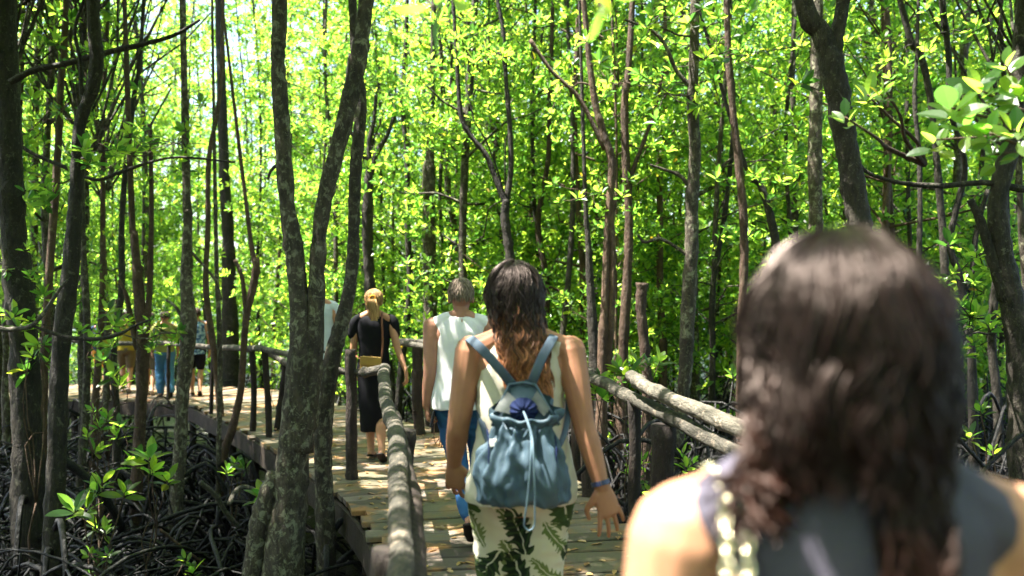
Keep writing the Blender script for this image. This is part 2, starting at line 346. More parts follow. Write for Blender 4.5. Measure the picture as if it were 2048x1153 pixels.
mb = MB(); pts = [edge(x, -1, .035, -.16) for x in np.arange(7.5, S[-1] - .3, .6)]; tube(mb, pts, .15, 4, side=(0, 0, 1), rb=.022, ph=math.pi / 4); mb.build('fascia_board', M['beam'], bw, smooth=False)
s = .8
while s < S[-1] - 1:
    p, t, n = frame(s); mb = MB(); a = edge(s, -1, .02, -.24); c = edge(s, 1, .02, -.24)
    box(mb, (a + c) / 2, (c - a) / 2, np.array([t[0], t[1], 0]) * .045, (0, 0, .06)); mb.build('cross_beam', M['beam'], bw, smooth=False)
    for side in (-1, 1):
        mb = MB(); e = edge(s, side, -.1, -.2) ; e[:2] += t * .11; z0 = gz(e[0], e[1]) - .1
        tube(mb, spline([e, (e[0] + R.normal(0, .02), e[1] + .01, (e[2] + z0) / 2), (e[0], e[1], z0)], 8), .055, 9, rough=.05); mb.build('support_post', M['log_dark'], bw)
    s += 1.55
# litter on deck + mud
mb = MB()
FINE = False
def leaves(cent, ax, n, L, Wd, droop=.12):
    n_ = len(cent); ax = nrm(ax); n = nrm(n - ax * (n * ax).sum(1, keepdims=True)); sd_ = np.cross(ax, n)
    L = np.broadcast_to(L, (n_,))[:, None]; Wd = np.broadcast_to(Wd, (n_,))[:, None]
    if FINE:
        st = [(0, .03), (.12, .22), (.28, .42), (.48, .50), (.68, .45), (.85, .28), (.95, .12), (1, .01)]; v = []
        for a, w in st:
            mid = cent + ax * (L * a) - n * (L * droop * a * a)
            for sg in (-1, 0, 1): v.append(mid + sd_ * (Wd * w * sg) + n * (L * .06 * abs(sg) * w * 2))
        v = np.stack(v, 1); m = len(st) * 3; i = np.arange(n_)[:, None] * m; q = np.concatenate([i + np.array([3 * k + j, 3 * k + j + 1, 3 * k + j + 4, 3 * k + j + 3]) for k in range(len(st) - 1) for j in (0, 1)], 1).reshape(-1, 4); return v.reshape(-1, 3), q
    pr = [(0, 0, 0), (.3, .42, .10), (.7, .45, .05), (1, 0, -droop), (.7, -.45, .05), (.3, -.42, .10)]
    v = np.stack([cent + ax * (L * a) + sd_ * (Wd * b) + n * (L * c) for a, b, c in pr], 1)
    i = np.arange(n_)[:, None] * 6
    q = np.stack([i + np.array([0, 1, 2, 3]), i + np.array([0, 3, 4, 5])], 1).reshape(-1, 4); return v.reshape(-1, 3), q
n = 1000; ss = R.uniform(3, 20, n); cc = []
for x in ss:
    p, t, nn = frame(x); u = R.uniform(-1, 1); e = p[:2] + nn * u * p[2] * .95; cc.append((e[0], e[1], dz(e[1]) + .006))
cc = np.array(cc); an = R.uniform(0, 6.28, n)
v, q = leaves(cc, np.column_stack([np.cos(an), np.sin(an), 0 * an]), np.column_stack([R.normal(0, .1, n), R.normal(0, .1, n), np.ones(n)]), R.uniform(.04, .09, n), R.uniform(.025, .04, n), .0)
mb.add(v, q)
tag(mb.build('leaf_litter', M['litter']), 'scattered dry brown leaves lying on the wooden deck', 'leaf litter', kind='stuff')

# ------------------------------------------------------------------ trees
SPOTS = []   # sunlit spots: (target point, radius)
def sunfilter(c):
    keep = np.ones(len(c), bool)
    for p, r in SPOTS:
        d = c - p; along = d @ SUN; dist = np.linalg.norm(d - along[:, None] * SUN, axis=1); keep &= ~((dist < r + .035) & (along > 0))
    return keep
def rosettes(pts, dirs, nl=8, L=.115, Wd=.05, filt=False):
    n = len(pts); dirs = nrm(dirs); h = nrm(np.cross(dirs, R.normal(0, 1, (n, 3)))); g_ = np.cross(dirs, h)
    an = (np.arange(nl) * 2.4)[None] + R.uniform(0, 6.28, (n, 1)) + R.normal(0, .2, (n, nl)); el = np.radians(np.linspace(20, 85, nl))[None] + R.normal(0, .15, (n, nl))
    rad = np.cos(an)[..., None] * h[:, None] + np.sin(an)[..., None] * g_[:, None]
    ax = rad * np.sin(el)[..., None] + dirs[:, None] * np.cos(el)[..., None]
    nn = dirs[:, None] * np.sin(el)[..., None] - rad * np.cos(el)[..., None] + R.normal(0, .2, (n, nl, 3))
    c = pts[:, None] + rad * .012 - dirs[:, None] * (np.linspace(0, .05, nl)[None, :, None])
    sc = R.uniform(.7, 1.2, (n, nl)) * R.uniform(.7, 1.3, (n, 1))
    c, ax, nn, sc = c.reshape(-1, 3), ax.reshape(-1, 3), nn.reshape(-1, 3), sc.ravel()
    if filt: k = sunfilter(c + nrm(ax) * (L * sc * .5)[:, None]); c, ax, nn, sc = c[k], ax[k], nn[k], sc[k]
    return leaves(c, ax, nn, L * sc, Wd * sc)

def branch_path(a, b, wob=.08, n=8):
    a = np.asarray(a, float); b = np.asarray(b, float); d = np.linalg.norm(b - a)
    m1 = a + (b - a) * .35 + R.normal(0, wob * d, 3); m2 = a + (b - a) * .7 + R.normal(0, wob * d, 3) - np.array([0, 0, .05 * d]); return spline([a, m1, m2, b], n)

def variant(seed, H=10.5, r0=.065, z0=1.2, rad=1.5, nb=54, nr=16, lean=.4, L=.088, wd=.046):
    """a slender mangrove: trunk mesh (with limbs, twigs) and crown mesh"""
    global R
    R0 = R; R = np.random.default_rng(seed)
    T = MB(); C = MB(); k = 7
    zs = np.linspace(-1.3, H, k); pp = np.column_stack([np.cumsum(R.normal(0, .09, k)) + lean * np.linspace(0, 1, k) ** 2, np.cumsum(R.normal(0, .09, k)), zs]); pp[:, :2] -= pp[1, :2]
    tp = spline(pp, 26); tr = np.linspace(r0, r0 * .25, 26); tr[:3] *= (1.5, 1.25, 1.08); tube(T, tp, tr, 8, rough=.07)
    for i in range(5):   # prop roots
        an = R.uniform(0, 6.28); h = R.uniform(-.7, .4); i0 = int((h + 1.3) / (H + 1.3) * 25); a = tp[i0]; rr = R.uniform(.5, 1.1)
        tube(T, spline([a, a + np.array([math.cos(an), math.sin(an), .05]) * rr * .55, a * (1, 1, 0) + np.array([math.cos(an) * rr, math.sin(an) * rr, -1.3])], 8), np.linspace(.022, .016, 8), 5)
    pts = []; dr = []
    for i in range(nb):
        h = z0 + (H - z0) * (i + R.uniform(0, 1)) / nb; i0 = min(25, int((h + 1.3) / (H + 1.3) * 25)); a = tp[i0]
        t = (h - z0) / (H - z0); an = R.uniform(0, 6.28); rr = rad * (.35 + .65 * math.sin(math.pi * min(1, .12 + t * .95))) * R.uniform(.35, 1.1)
        e = a + np.array([math.cos(an) * rr, math.sin(an) * rr, R.uniform(.1, .8) * rr + .1]); bp = branch_path(a, e, .07, 7)
        tube(T, bp, np.linspace(max(.008, tr[i0] * .38), .004, 7), 4, caps=False)
        m = max(2, int(nr * R.uniform(.4, 1.5) * (.72 if h > 6 else 1.15))); f = R.uniform(.45, 1.05, m); c = np.array([np.interp(f, np.linspace(0, 1, 7), bp[:, j]) for j in range(3)]).T
        c = c + R.normal(0, .20, (m, 3)) * (1, 1, .7); pts.append(c); dr.append(nrm(np.column_stack([math.cos(an) * .6 + R.normal(0, .6, m), math.sin(an) * .6 + R.normal(0, .6, m), np.full(m, .9) + R.normal(0, .35, m)])))
    v, q = rosettes(np.concatenate(pts), np.concatenate(dr), 7, L, wd); C.add(v, q)
    R = R0; return T.mesh('trunk'), C.mesh('crown', smooth=False)

MUD = -1.15
VAR = [variant(100 + i, H=R.uniform(10, 13), r0=[.035, .06, .045, .075, .03, .045][i], z0=[.9, 1.6, .3, 2.2, .6, 1.2][i], rad=[1.5, 1.7, 1.3, 1.9, 1.2, 1.6][i]) for i in range(6)]
def in_deck(x, y, mrg=.35):
    d = np.hypot(cl[:, 0] - x, cl[:, 1] - y) - cl[:, 2]; return d.min() < mrg
def traced(label, px, w, Y, bark_='bark', crown=None, up=0.0, limbs=(), nm='mangrove_tree', dY=0.0, seed=0, roots=4, k=12, z0=None, foliage=None, group=None, cat='tree'):
    """px [(x,y)...] from top to bottom, widths in photo pixels; limbs [(px list, widths)], crown (cx,cy,cz,rx,ry,rz,n)"""
    global R
    R0 = R; R = np.random.default_rng(1000 + seed)
    n = len(px); w = np.broadcast_to(w, (n,)); Ys = Y + np.linspace(dY, 0, n)
    pts = [P(x, y, yy) for (x, y), yy in zip(px, Ys)]; rad = [a * yy / F / 2 for a, yy in zip(w, Ys)]
    if pts[-1][2] > MUD - .1:
        d = (pts[-1] - pts[-2]); d = d / abs(d[2]) * .3; b = pts[-1] + d * (pts[-1][2] - MUD + .15); b[2] = MUD - .15; pts.append(b); rad.append(rad[-1] * 1.25)
    if up:
        d = nrm(pts[0] - pts[1]); d[:2] *= .5; pts.insert(0, pts[0] + d * up); rad.insert(0, rad[0] * .45)
    base = pts[-1].copy(); base[2] = MUD
    root = thing(nm, label, cat, base, group=group)
    L = lambda a: np.asarray(a, float) - base
    mb = MB(); sp = spline(np.column_stack([np.array(pts), rad]), max(14, 7 * len(pts)))
    tube(mb, L(sp[:, :3]), sp[:, 3], k, rough=.05)
    for lp, lw in limbs:
        lw = np.broadcast_to(lw, (len(lp),)); q = [P(*(t if len(t) == 3 else (t[0], t[1], Y))) for t in lp]
        s2 = spline(np.column_stack([np.array(q), [a * Y / F / 2 for a in lw]]), 5 * len(lp)); tube(mb, L(s2[:, :3]), s2[:, 3], 8, rough=.06)
    if foliage or crown:
        C = MB(); top = pts[0]
        if crown:
            cx, cy_, cz, rx, ry, rz, nb = crown; c0 = np.array([cx, cy_, cz]); P_, D_ = [], []
            for i in range(nb):
                u = nrm(R.normal(0, 1, 3)) * R.uniform(.3, 1) ** .5; e = c0 + u * (rx, ry, rz)
                hi = np.where(sp[:, 2] > EYE + .36 * np.maximum(sp[:, 1], 0) + .25)[0]; j = int(R.choice(hi)) if len(hi) else 0; a = sp[j, :3]; e[2] = max(e[2], EYE + .36 * max(e[1], 0) + .3); bp = branch_path(a, e, .05, 7); tube(mb, L(bp), np.linspace(.018, .005, 7), 4, caps=False)
                m = R.integers(6, 16); f = R.uniform(.6, 1.05, m); c = np.array([np.interp(f, np.linspace(0, 1, 7), bp[:, jj]) for jj in range(3)]).T + R.normal(0, .22, (m, 3)); P_.append(c); D_.append(R.normal(0, .5, (m, 3)) + (0, 0, .9))
            c = np.concatenate(P_); d = np.concatenate(D_)
            ok = c[:, 2] > EYE + .355 * np.maximum(c[:, 1], .1)    # near crowns shade from out of view; leaves below its top edge dropped
            if z0 is None: c, d = c[ok], d[ok]
            v, q = rosettes(c, d, 8, .125, .055, True); C.add(L(v), q)
        if foliage:    # sprays of leaves on twigs off the trunk: (x,y,spread px,n)
            for (fx, fy, sprd, m) in foliage:
                c = np.array([P(fx + R.normal(0, sprd), fy + R.normal(0, sprd * .6), Y + R.normal(0, .25)) for _ in range(m)])
                j = np.argmin(np.linalg.norm(sp[:, :3] - c.mean(0), axis=1))
                tube(mb, L(branch_path(sp[j, :3], c.mean(0), .05, 6)), np.linspace(.012, .006, 6), 5, caps=False)
                for cc_ in c: tube(mb, L(branch_path(c.mean(0), cc_, .05, 4)), .004, 4, caps=False)
                v, q = rosettes(c, R.normal(0, .5, (m, 3)) + (0, 0, .9), 9, .095, .046); C.add(L(v), q)
        if C.n: C.build('crown', M['leaf'], root, smooth=False)
    for i in range(roots):
        rb_ = MB(); an = R.uniform(0, 6.28); h = R.uniform(.15, .9); rr = R.uniform(.4, .95); u = np.array([math.cos(an), math.sin(an), 0]); t = np.interp(MUD + h, sp[::-1, 2], np.arange(len(sp))[::-1]); a = L(sp[int(t), :3])
        tube(rb_, spline([a, a + u * rr * .5 + (0, 0, .08), (a[0] + u[0] * rr, a[1] + u[1] * rr, -.12)], 9), np.linspace(.028, .018, 9), 6, rough=.05); rb_.build('prop_root', M['root'], root)
    mb.build('trunk', M[bark_], root); R = R0; return root

def canopy(x, y, z, r=2.3, rz=1.3, n=60): return (x, y, z, r, r, rz, n)
# gaps cut into the canopy so sunlight lands on chosen points
for p, r in (((.33, .92, 1.68), .12), ((.235, .80, 1.38), .06), ((.15, .86, 1.40), .12), ((.22, .80, 1.33), .06), ((.52, .86, 1.36), .05), ((-.13, 3.0, 1.44), .07), ((.0, 3.0, 1.68), .07), ((-.42, 5.5, 1.35), .12), ((-.30, 5.5, 1.68), .05), ((-.9, 5.2, .95), .12), ((-.7, 4.2, .95), .1), ((-.40, 2.9, .9), .08), ((.75, 5.5, .95), .12), ((.9, 4.3, .98), .12), ((-1.35, 8.2, 1.62), .06)):
    SPOTS.append((np.array(p), r))
for y_, z_, rr__ in ((900, .92, .07), (820, .95, .1), (960, .9, .06), (1040, .88, .06), (1110, .88, .07), (770, .98, .1)): Yp = (EYE - z_) * F / (y_ - HY); SPOTS.append((P(795 - (1000 - y_) * .06, y_, Yp), rr__))
for x_, y_ in ((1180, 752), (1260, 790), (1300, 775), (1400, 825), (1440, 850)): SPOTS.append((P(x_, y_, .62 * F / (y_ - HY)), .09))
rr_ = np.random.default_rng(3)
for i in range(120):
    s_ = rr_.uniform(5, 19.5); p, t, n_ = frame(s_); e = p[:2] + n_ * rr_.uniform(-1, 1) * p[2]; SPOTS.append((np.array([e[0], e[1], dz(e[1])]), rr_.uniform(.04, .15)))
for i in range(50): SPOTS.append((np.array([rr_.uniform(-5, -1.6), rr_.uniform(6, 11), -.8]), rr_.uniform(.05, .15)))
for i in range(40): SPOTS.append((np.array([rr_.uniform(1, 5), rr_.uniform(4, 10), -.8]), rr_.uniform(.05, .15)))

# --- trees one can tell apart, left to right
traced('thick dark trunk rising along the left edge of the picture', [(8, 0), (14, 200), (22, 400), (40, 600), (50, 760), (56, 950)], (44, 48, 50, 52, 54, 60), 7.4, 'bark_dark', canopy(-5.2, 6.6, 6.2), 2.0, seed=1, foliage=[(95, 385, 38, 9), (30, 520, 60, 9), (60, 640, 40, 6)])
traced('dark slender trunk with a kink, second big one from the left edge', [(186, 0), (193, 110), (186, 175), (160, 250), (152, 400), (140, 550), (122, 700), (114, 900), (106, 1100)], (24, 27, 25, 23, 27, 34, 34, 36, 40), 6.6, 'bark_dark', canopy(-3.4, 5.2, 6.0), 2.4, seed=2,
       limbs=[([(188, 190), (165, 190), (160, 120), (150, 60), (168, 0)], (10, 9, 8, 7, 6))], foliage=[(150, 300, 40, 5)])
traced('thin dark stem between the two dark trunks at the left', [(130, 60), (122, 160), (116, 300), (108, 420), (98, 560), (90, 700), (84, 850)], (12, 13, 14, 15, 15, 17, 18), 8.8, 'bark_brown', None, 3, seed=3, foliage=[(120, 90, 90, 16), (100, 240, 70, 10)])
traced('brown stem standing in front of the far walkway, left of the people in jeans', [(262, 380), (268, 470), (278, 590), (286, 690), (280, 850), (272, 1000)], (12, 15, 21, 24, 22, 24), 9.4, 'bark_brown', None, 4.5, seed=4, limbs=[([(300, 250), (303, 420), (298, 600), (288, 700)], (8, 10, 13, 16)), ([(238, 560), (252, 590), (262, 640), (276, 700)], (6, 9, 12, 14))], foliage=[(250, 300, 80, 14)])
traced('mottled stem standing in front of the person in the patterned blue shirt', [(372, 330), (376, 430), (372, 560), (378, 660), (366, 780), (360, 900), (352, 1030)], (16, 18, 22, 30, 27, 25, 28), 8.7, 'bark', None, 4.5, seed=5, limbs=[([(378, 500), (392, 515), (430, 560), (442, 600)], (6, 6, 5, 5)), ([(332, 600), (352, 615), (372, 650)], (5, 6, 8))], foliage=[(350, 260, 90, 14), (318, 655, 30, 9), (250, 668, 30, 7)])
traced('broad grey trunk behind the far railing', [(448, 330), (455, 440), (458, 560), (460, 680), (462, 770)], (22, 24, 28, 34, 38), 18.5, 'bark_dark', None, 6, seed=6)
traced('crooked pale slim trunk leaning beside the bend of the walkway', [(500, 470), (512, 520), (508, 565), (492, 640), (486, 720), (480, 790), (464, 860), (446, 920)], (9, 14, 16, 14, 13, 14, 16, 17), 9.6, 'bark_brown', None, 3, seed=7, limbs=[([(470, 520), (485, 560), (492, 640)], (8, 9, 9))])
traced('very thin straight stem in front of the bend of the walkway', [(432, 480), (436, 600), (440, 740), (438, 880), (436, 1020)], (8, 9, 10, 10, 11), 8.9, 'bark', None, 4, seed=8)
traced('tall grey trunk forking low into two stems beside the walkway', [(560, 0), (556, 110), (563, 230), (572, 380), (590, 520), (601, 640), (600, 760), (588, 880), (580, 1000), (565, 1153)], (30, 27, 32, 32, 36, 44, 56, 60, 68, 84), 6.0, 'bark', canopy(-2.6, 4.6, 5.9, 2.4), 2.6, seed=9, k=16, roots=5,
       limbs=[([(742, -60), (728, 40), (716, 120), (690, 240), (664, 340), (642, 440), (634, 560), (630, 680), (616, 800), (596, 900)], (26, 30, 34, 34, 32, 32, 34, 38, 46, 56)), ([(555, 950), (530, 1010), (515, 1080), (500, 1200), (495, 1300)], (40, 44, 44, 44, 40)), ([(560, 330), (548, 335), (540, 345), (536, 360)], (10, 7, 6, 4))])
traced('dark leaning trunk right of the forked tree', [(708, 60), (722, 200), (712, 330), (708, 430), (704, 540), (688, 630), (664, 720), (650, 820), (646, 930), (652, 1060)], (18, 23, 24, 24, 25, 30, 34, 34, 36, 40), 6.5, 'bark', canopy(-1.2, 6.3, 6.3, 2.0), 2.5, seed=10, roots=4)
traced('dark trunk that forks above the woman in black', [(740, 335), (736, 400), (735, 470), (738, 540), (742, 620), (744, 700)], (18, 22, 22, 22, 24, 26), 12.2, 'bark_dark', None, 0, seed=11, limbs=[([(788, 235), (775, 270), (752, 310), (740, 350)], (8, 9, 11, 14)), ([(752, 190), (748, 240), (738, 290), (740, 350)], (7, 8, 10, 12)), ([(738, 350), (724, 300), (700, 260), (690, 200), (700, 100)], (10, 8, 7, 6, 5))], foliage=[(790, 190, 50, 12), (730, 170, 40, 10), (740, 60, 60, 14)], roots=2)
traced('stout dark trunk left of the short haired person', [(862, 250), (858, 340), (858, 450), (860, 560), (860, 660), (862, 760)], (14, 24, 26, 27, 29, 30), 12.0, 'bark', None, 4, seed=12, roots=3)
traced('slim grey trunk rising behind the short haired person', [(893, 330), (900, 400), (912, 480), (925, 560), (930, 660)], (12, 14, 15, 16, 18), 12.8, 'bark', None, 5, seed=13)
traced('dark stem splitting into a tall wavy fork behind the woman with the backpack', [(1012, 400), (1010, 440), (1018, 500), (1024, 600), (1026, 700)], (16, 18, 19, 21, 22), 10.0, 'bark_dark', None, 0, seed=14, limbs=[([(905, -20), (910, 60), (916, 160), (922, 230), (940, 270), (972, 310), (992, 360), (1012, 410)], (7, 8, 9, 10, 10, 11, 12, 13)), ([(990, -20), (1006, 60), (1012, 160), (1020, 260), (1022, 340), (1012, 410)], (7, 8, 9, 10, 11, 12))], foliage=[(930, 90, 60, 14), (1010, 90, 40, 9)], roots=2)
traced('pale lichen covered trunk right of the walkway', [(1388, 100), (1384, 200), (1390, 300), (1384, 400), (1383, 500), (1376, 620), (1372, 720), (1362, 830), (1345, 960), (1340, 1060)], (20, 22, 24, 26, 27, 29, 27, 26, 25, 28), 7.4, 'bark', canopy(2.6, 6.2, 6.2, 1.9), 2.6, seed=15,
       limbs=[([(1382, 175), (1352, 140), (1330, 90), (1300, 60), (1250, 40)], (11, 9, 8, 6, 5)), ([(1384, 380), (1360, 352), (1330, 340), (1300, 330)], (10, 8, 6, 4)), ([(1383, 520), (1360, 500), (1320, 478), (1290, 485), (1275, 470)], (8, 7, 7, 6, 5))], foliage=[(1420, 110, 60, 10), (1330, 180, 50, 8), (1310, 60, 60, 8)])
traced('reddish brown trunk broken off at head height', [(1284, 566), (1282, 620), (1290, 700), (1296, 800), (1290, 900)], (24, 21, 21, 22, 24), 8.4, 'bark_brown', None, 0, seed=16, roots=3, nm='tree_stump', cat='stump')
traced('slim brown trunk bending behind the pale lichen covered trunk', [(1262, 60), (1250, 200), (1252, 330), (1258, 450), (1252, 600), (1246, 720)], (12, 15, 16, 17, 20, 22), 9.8, 'bark_brown', None, 4, seed=17, limbs=[([(1328, 130), (1310, 220), (1285, 290), (1262, 360), (1256, 440)], (7, 7, 8, 10, 11))], foliage=[(1230, 160, 50, 8), (1300, 300, 50, 7)])
traced('pair of slim brown stems left of the bending brown trunk', [(1180, 130), (1205, 260), (1224, 330), (1215, 450), (1210, 600), (1205, 720)], (13, 16, 16, 14, 16, 22), 9.0, 'bark_brown', None, 3, seed=18, limbs=[([(1060, 80), (1090, 125), (1110, 150), (1160, 200), (1210, 300)], (8, 8, 8, 9, 11)), ([(1230, 400), (1222, 440), (1226, 520), (1222, 640), (1216, 740)], (10, 13, 14, 14, 16))], foliage=[(1120, 180, 60, 10), (1180, 400, 60, 8)])
traced('straight brown trunk left of the thick black trunk', [(1455, 60), (1462, 180), (1474, 300), (1486, 420), (1488, 540), (1484, 660)], (13, 14, 15, 17, 17, 18), 8.9, 'bark_brown', None, 3, seed=19, foliage=[(1450, 90, 50, 7), (1500, 330, 40, 6)])
traced('leaning dark stem behind the head of the nearest woman', [(1480, 300), (1520, 370), (1540, 430), (1556, 520), (1560, 640), (1570, 760)], (9, 13, 16, 18, 20, 22), 9.2, 'bark_dark', None, 3, seed=20)
traced('thick black trunk above the nearest woman, forking at the top', [(1600, -20), (1640, 60), (1664, 130), (1684, 240), (1700, 330), (1714, 420), (1726, 500), (1730, 640), (1734, 800)], (36, 38, 46, 46, 46, 47, 48, 50, 54), 5.8, 'bark_dark', canopy(2.2, 4.4, 5.6, 2.2), 2.3, seed=21, k=16, limbs=[([(1690, -40), (1684, 20), (1672, 80), (1668, 130)], (26, 26, 30, 34))], foliage=[(1690, 170, 40, 3)])
traced('grey trunk standing close behind the thick black trunk', [(1634, 100), (1632, 200), (1630, 320), (1632, 440), (1634, 600), (1636, 760)], (24, 26, 27, 29, 31, 33), 9.6, 'bark', None, 3.5, seed=22, roots=2)
traced('slanted slender trunk right of the thick black trunk', [(1810, 40), (1838, 100), (1856, 170), (1868, 260), (1880, 400), (1890, 560)], (12, 13, 13, 12, 14, 16), 9.3, 'bark_dark', None, 3, seed=23, foliage=[(1800, 90, 60, 8)])
traced('black wavy stem near the right edge', [(1884, -10), (1892, 60), (1898, 130), (1900, 220), (1930, 330), (1912, 420), (1900, 490), (1920, 560), (1938, 660), (1945, 780)], (13, 12, 11, 10, 11, 12, 13, 15, 16, 18), 7.6, 'bark_dark', None, 2.5, seed=24, limbs=[([(1975, 380), (1952, 470), (1945, 540), (1925, 590)], (9, 11, 12, 12))], foliage=[(1880, 60, 50, 6)])
traced('thick dark trunk at the right edge of the picture', [(2036, 180), (2018, 300), (1996, 400), (2004, 500), (2024, 600), (2040, 720), (2046, 860)], (34, 36, 36, 40, 46, 50, 54), 6.2, 'bark_dark', canopy(4.1, 5.2, 5.6, 1.8), 2.0, seed=25, limbs=[([(2050, 380), (1970, 366), (1880, 372), (1800, 366), (1740, 348), (1720, 330)], (16, 12, 11, 9, 8, 6)), ([(1940, 400), (1960, 440), (1985, 520), (2010, 600)], (14, 18, 22, 26))], foliage=[(1990, 520, 50, 6), (1960, 630, 70, 12), (1910, 690, 50, 7)])
traced('dark thin stem left of the broken brown trunk', [(1170, 380), (1176, 480), (1182, 600), (1190, 740), (1192, 860)], (9, 12, 18, 24, 26), 9.4, 'bark_dark', None, 3, seed=26)
for i, (x_, Y_, w_, bk_, d_) in enumerate(((205, 11.2, 12, 'brown', 'thin stem crossing the far person in orange shorts'), (243, 10.6, 13, 'dark', 'thin dark stem between the two big left trunks and the brown stem'), (412, 12.4, 12, 'brown', 'thin stem right of the person in the patterned shirt'), (30, 12, 13, 'brown', 'thin brown stem seen beside the thick left edge trunk'), (168, 12.5, 14, 'bark', 'thin grey stem just right of the kinked dark trunk'),
        (820, 13, 13, 'dark', 'thin dark stem between the woman in black and the stout trunk'), (1095, 12, 13, 'brown', 'slim brown stem right of the head with long wavy hair'), (1135, 11, 12, 'dark', 'slim dark stem over the elbow of the woman with the backpack'), (1320, 11.5, 14, 'brown', 'slim stem between the broken trunk and the pale trunk'), (1425, 10.5, 11, 'dark', 'thin dark stem right of the pale lichen covered trunk'), (1590, 12, 15, 'bark', 'slim grey stem left of the thick black trunk'), (1780, 11, 16, 'brown', 'slim brown stem right of the thick black trunk'), (1835, 8.8, 12, 'dark', 'slim dark stem over the right side of the nearest head'), (1990, 9.5, 15, 'dark', 'slim dark stem left of the thick right edge trunk'))):
    q_ = np.random.default_rng(300 + i); xs = x_ + np.cumsum(q_.normal(0, 9, 7)); xs -= xs[4] - x_
    traced(d_, list(zip(xs, (60, 190, 320, 450, 580, 700, 820))), np.linspace(w_ * .6, w_ * 1.25, 7), Y_, {'brown': 'bark_brown', 'dark': 'bark_dark', 'bark': 'bark'}[bk_], None, 4, seed=60 + i, roots=2, k=8, foliage=[(x_ + q_.normal(0, 20), q_.uniform(80, 560), 40, 7)])
# big dead branches at the left
for lb, pp, ww, YY in (('long dark branch hanging across the upper left', [(20, 165), (70, 140), (130, 128), (215, 105), (290, 88), (350, 70), (400, 40)], (15, 13, 12, 11, 10, 8, 5), 7.0),
                       ('pale bare vine sagging in front of the left trunks', [(-40, 640), (0, 658), (40, 658), (66, 650), (92, 620), (120, 578), (135, 560)], (10, 10, 10, 9, 8, 6, 5), 5.6),
                       ('dark bare vine curving under the pale one at the left', [(66, 652), (110, 668), (150, 677), (200, 678), (240, 668), (270, 652), (300, 640)], (5, 7, 8, 8, 7, 5, 4), 5.6),
                       ('thin dark branch in the left middle crossing towards the forked tree', [(30, 285), (70, 310), (130, 335), (190, 360), (240, 345), (300, 325), (360, 315), (470, 325)], (7, 8, 8, 7, 7, 6, 5, 4), 8.0)):
    mb = MB(); a = spline(np.column_stack([[P(x, y, YY) for x, y in pp], np.array(ww) * YY / F / 2]), 36); c0 = a[:, :3].mean(0)
    tube(mb, a[:, :3] - c0, a[:, 3], 8, rough=.06); o = mb.build('bare_branch', M['bark_dark' if 'dark' in lb else 'log'], None); o.location = c0; tag(o, lb, 'branch')

# --- background forest: copies of the six kinds of tree
GRP = 'slender mangroves of the forest'
LAB = 'slender leafy mangrove standing in the forest behind the walkway'
protos = []
for i, (tm, cm) in enumerate(VAR):
    t = thing('mangrove_tree', LAB, 'tree', (0, 0, MUD), group=GRP); obj('trunk', tm, M[['bark', 'bark_brown', 'bark_dark'][i % 3]], t); obj('crown', cm, M['leaf'], t); protos.append(t)
spots = []; tries = 0
rr_ = np.random.default_rng(11)
while len(spots) < 190 and tries < 30000:
    tries += 1; y = 10.3 + 23 * rr_.uniform(0, 1) ** 1.1; x = rr_.uniform(-.66, .66) * y
    if in_deck(x, y, .5) or (x < 0 and y < 14 and x < -.2 * y + 1): continue
    mind = .62 if y < 18 else .9
    if any((x - a) ** 2 + (y - b_) ** 2 < mind ** 2 for a, b_ in spots): continue
    spots.append((x, y))
used = set()
for j, (x, y) in enumerate(spots):
    i = j % 6; sc = rr_.uniform(.85, 1.2); loc = (x, y, gz(x, y) + .0)
    if i not in used: used.add(i); t = protos[i]; t.location = loc; t.rotation_euler = (0, 0, rr_.uniform(0, 6.28)); t.scale = (sc, sc, sc)
    else: t = dup(protos[i], loc, rr_.uniform(0, 6.28), (sc, sc, sc * rr_.uniform(.9, 1.1)))
# trees added round the walkway for shade, their crowns kept out of view
for (x, y) in ((-3.6, .6), (-2.8, 2.6), (-5.4, 2.2), (-3.2, -1.6), (-5.5, -1), (-1.9, -3.2), (2.6, -2), (2.9, 1.5), (-7.5, 4.5), (-8.6, 8), (3.6, 3.2), (6.2, 6.2), (-6.6, 9.5), (5.4, 9), (-8.2, 12.2), (-6.0, 12.4), (-10.5, 13.8), (-9.5, 10.5), (-5.2, 10.2), (-4.6, 7.4), (-12, 12), (-3.2, 4.2)):
    rd = rr_.integers(0, 9999); base = np.array([x, y, MUD]); root = thing('mangrove_tree', 'tall mangrove added to shade the walkway, its high crown out of view', 'tree', base, group='shade trees beside the walkway')
    mb = MB(); C = MB(); hx = max(0, (y - 6.5) * .37); tp = spline([(0, 0, -.1), (.1, .05, 2), (.0, .1, 4.5), (.15, .1, 7.5 + hx)], 20); tube(mb, tp, np.linspace(.055, .022, 20), 8, rough=.06); P_ = []
    for i in range(56):
        a = tp[rr_.integers(12, 20)]; u = nrm(rr_.normal(0, 1, 3)); e = np.array([0, 0, 7.2 + hx]) + u * (2.1, 2.1, 1.3) * rr_.uniform(.3, 1) ** .5; bp = branch_path(a, e, .06, 7); tube(mb, bp, np.linspace(.018, .005, 7), 4, caps=False)
        m = rr_.integers(9, 20); f = rr_.uniform(.55, 1.05, m); P_.append(np.array([np.interp(f, np.linspace(0, 1, 7), bp[:, jj]) for jj in range(3)]).T + rr_.normal(0, .22, (m, 3)))
    c = np.concatenate(P_) + base; k_ = c[:, 2] > EYE + .37 * np.maximum(c[:, 1], .1) ; c = c[k_]
    v, q = rosettes(c, R.normal(0, .5, (len(c), 3)) + (0, 0, .9), 8, .125, .055, True); C.add(v - base, q)
    mb.build('trunk', M['bark'], root); C.build('crown', M['leaf'], root, smooth=False)
